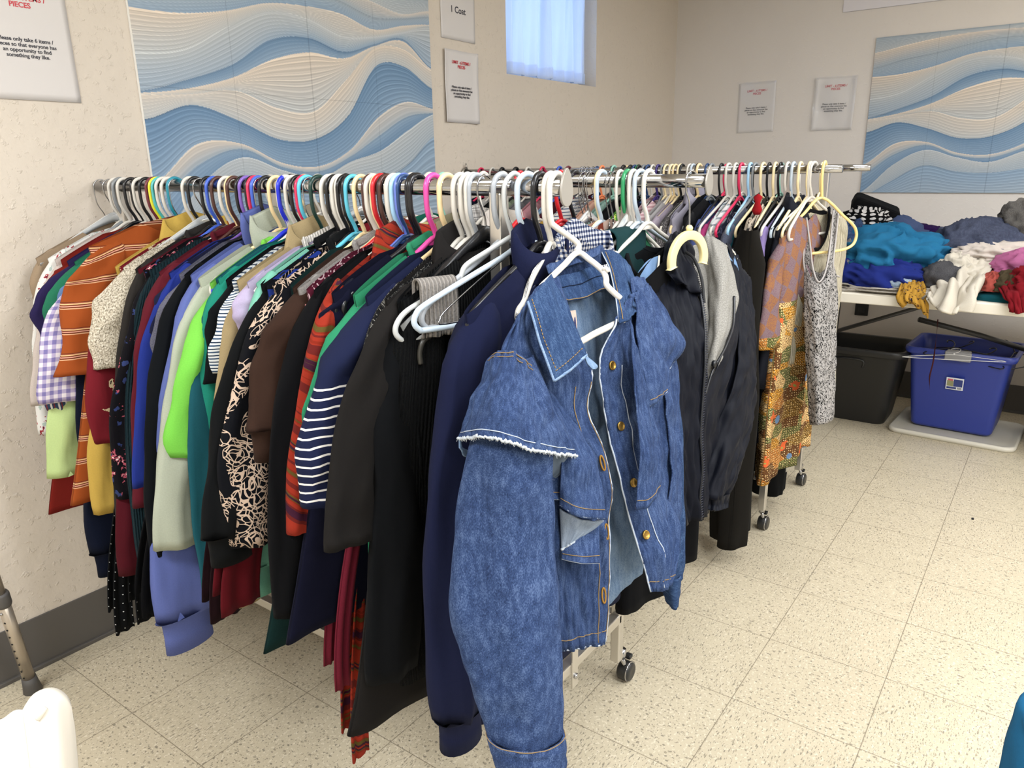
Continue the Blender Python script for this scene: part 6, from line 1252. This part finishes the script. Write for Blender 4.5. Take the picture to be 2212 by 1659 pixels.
side=D_.cross((EYE-Vector((.6,1.99,.2))).normalized()).normalized(); tow=(EYE-Vector((.6,1.99,.2))).normalized(); nn=(tow*.80+side*(.6)).normalized()
nn=(nn-D_*nn.dot(D_)).normalized(); s1=(tow*.78-side*(.62)).normalized(); s1=(s1-D_*s1.dot(D_)).normalized()
hs = s1 if (s1.dot(_r)<0) else nn
for k in range(9):
    c=P0+D_*(.062+.024*k)+hs*.0143; m=MB(); m.tube([c,c+hs*.0008],.0026,12); m.build('adjustment_hole',plain('15130f',.8),lo)
c=P0+D_*.285+hs*.0143; m=MB(); m.tube([c,c+hs*.003,c+hs*.0045],[.0038,.0036,.002],12); m.build('push_button',chrome('d0d0d0',.25),lo)
# white plastic chair back
CH=thing('plastic_chair','moulded white plastic chair back cut off at the lower left corner','chair',(.16,.86,0)); CO=Vector((.16,.86,0)); WP=plain('d6cfc3',.33)
def cp(nm,rows,**k): return patch(nm,rows,WP,CH,CO,**k)
cp('back_shell',[[(-150,1640,.92),(-60,1570,.93),(0,1555,.935),(30,1535,.94),(52,1533,.945)],[(-160,1740,.92),(-60,1740,.915),(0,1720,.92),(35,1680,.93),(66,1620,.94)],[(-160,1900,.93),(-60,1900,.92),(0,1900,.92),(50,1880,.93),(82,1800,.94)],[(-160,2100,.95),(-60,2100,.95),(0,2100,.95),(60,2100,.95),(95,2100,.95)]],wr=0,thick=.006,nu=40,nv=30)
cp('back_frame',[[(52,1533,.945),(78,1500,.95),(112,1490,.955),(138,1502,.96),(150,1530,.965)],[(64,1600,.94),(84,1560,.935),(112,1545,.935),(142,1555,.955),(156,1580,.97)],[(78,1740,.94),(98,1720,.93),(125,1710,.93),(152,1715,.955),(167,1725,.98)],[(95,2100,.95),(118,2100,.94),(140,2100,.94),(172,2100,.96),(190,2100,.99)]],wr=0,thick=.008,nu=50,nv=40)
m=MB(); m.tube(smooth_path([U(*p)-CO for p in ((82,1552,.93),(90,1540,.928),(98,1528,.93))],5),.0035,10); m.build('moulding_rib',WP,CH)
# seat and legs continue below the frame of the photo
m=MB(); b0=U(20,2100,.95)-CO; m.box((b0.x-.20,b0.y-.22,.40),(b0.x+.10,b0.y+.16,.425)); m.build('seat',WP,CH,smooth=False,bevel=.01)
for sx,sy in ((-.18,-.20),(-.18,.14),(.09,-.20),(.09,.14)):
    m=MB(); m.tube([(b0.x+sx,b0.y+sy,.41),(b0.x+sx*1.1,b0.y+sy*1.1,0)],[.018,.014],12); m.build('leg',WP,CH)
# teal blue cloth edge at the lower right
bc=thing('blue_cloth','teal blue draped cloth just entering the photo at the lower right corner','cloth',(1.2,-.06,.5)); BO=Vector((1.2,-.06,.5))
tube_patch('cloth',[(2412,2550,1478,1.16,.02),(2344,2630,1495,1.13,.08),(2304,2670,1535,1.11,.12),(2266,2690,1600,1.08,.14),(2242,2710,1670,1.06,.16),(2202,2750,1900,1.03,.18),(2162,2790,2250,1.0,.20),(2152,2800,2500,1.0,.20)],sol('2278ac'),bc,BO,n=60,nv=60,wr=.008,seed=61,uvl=.6)
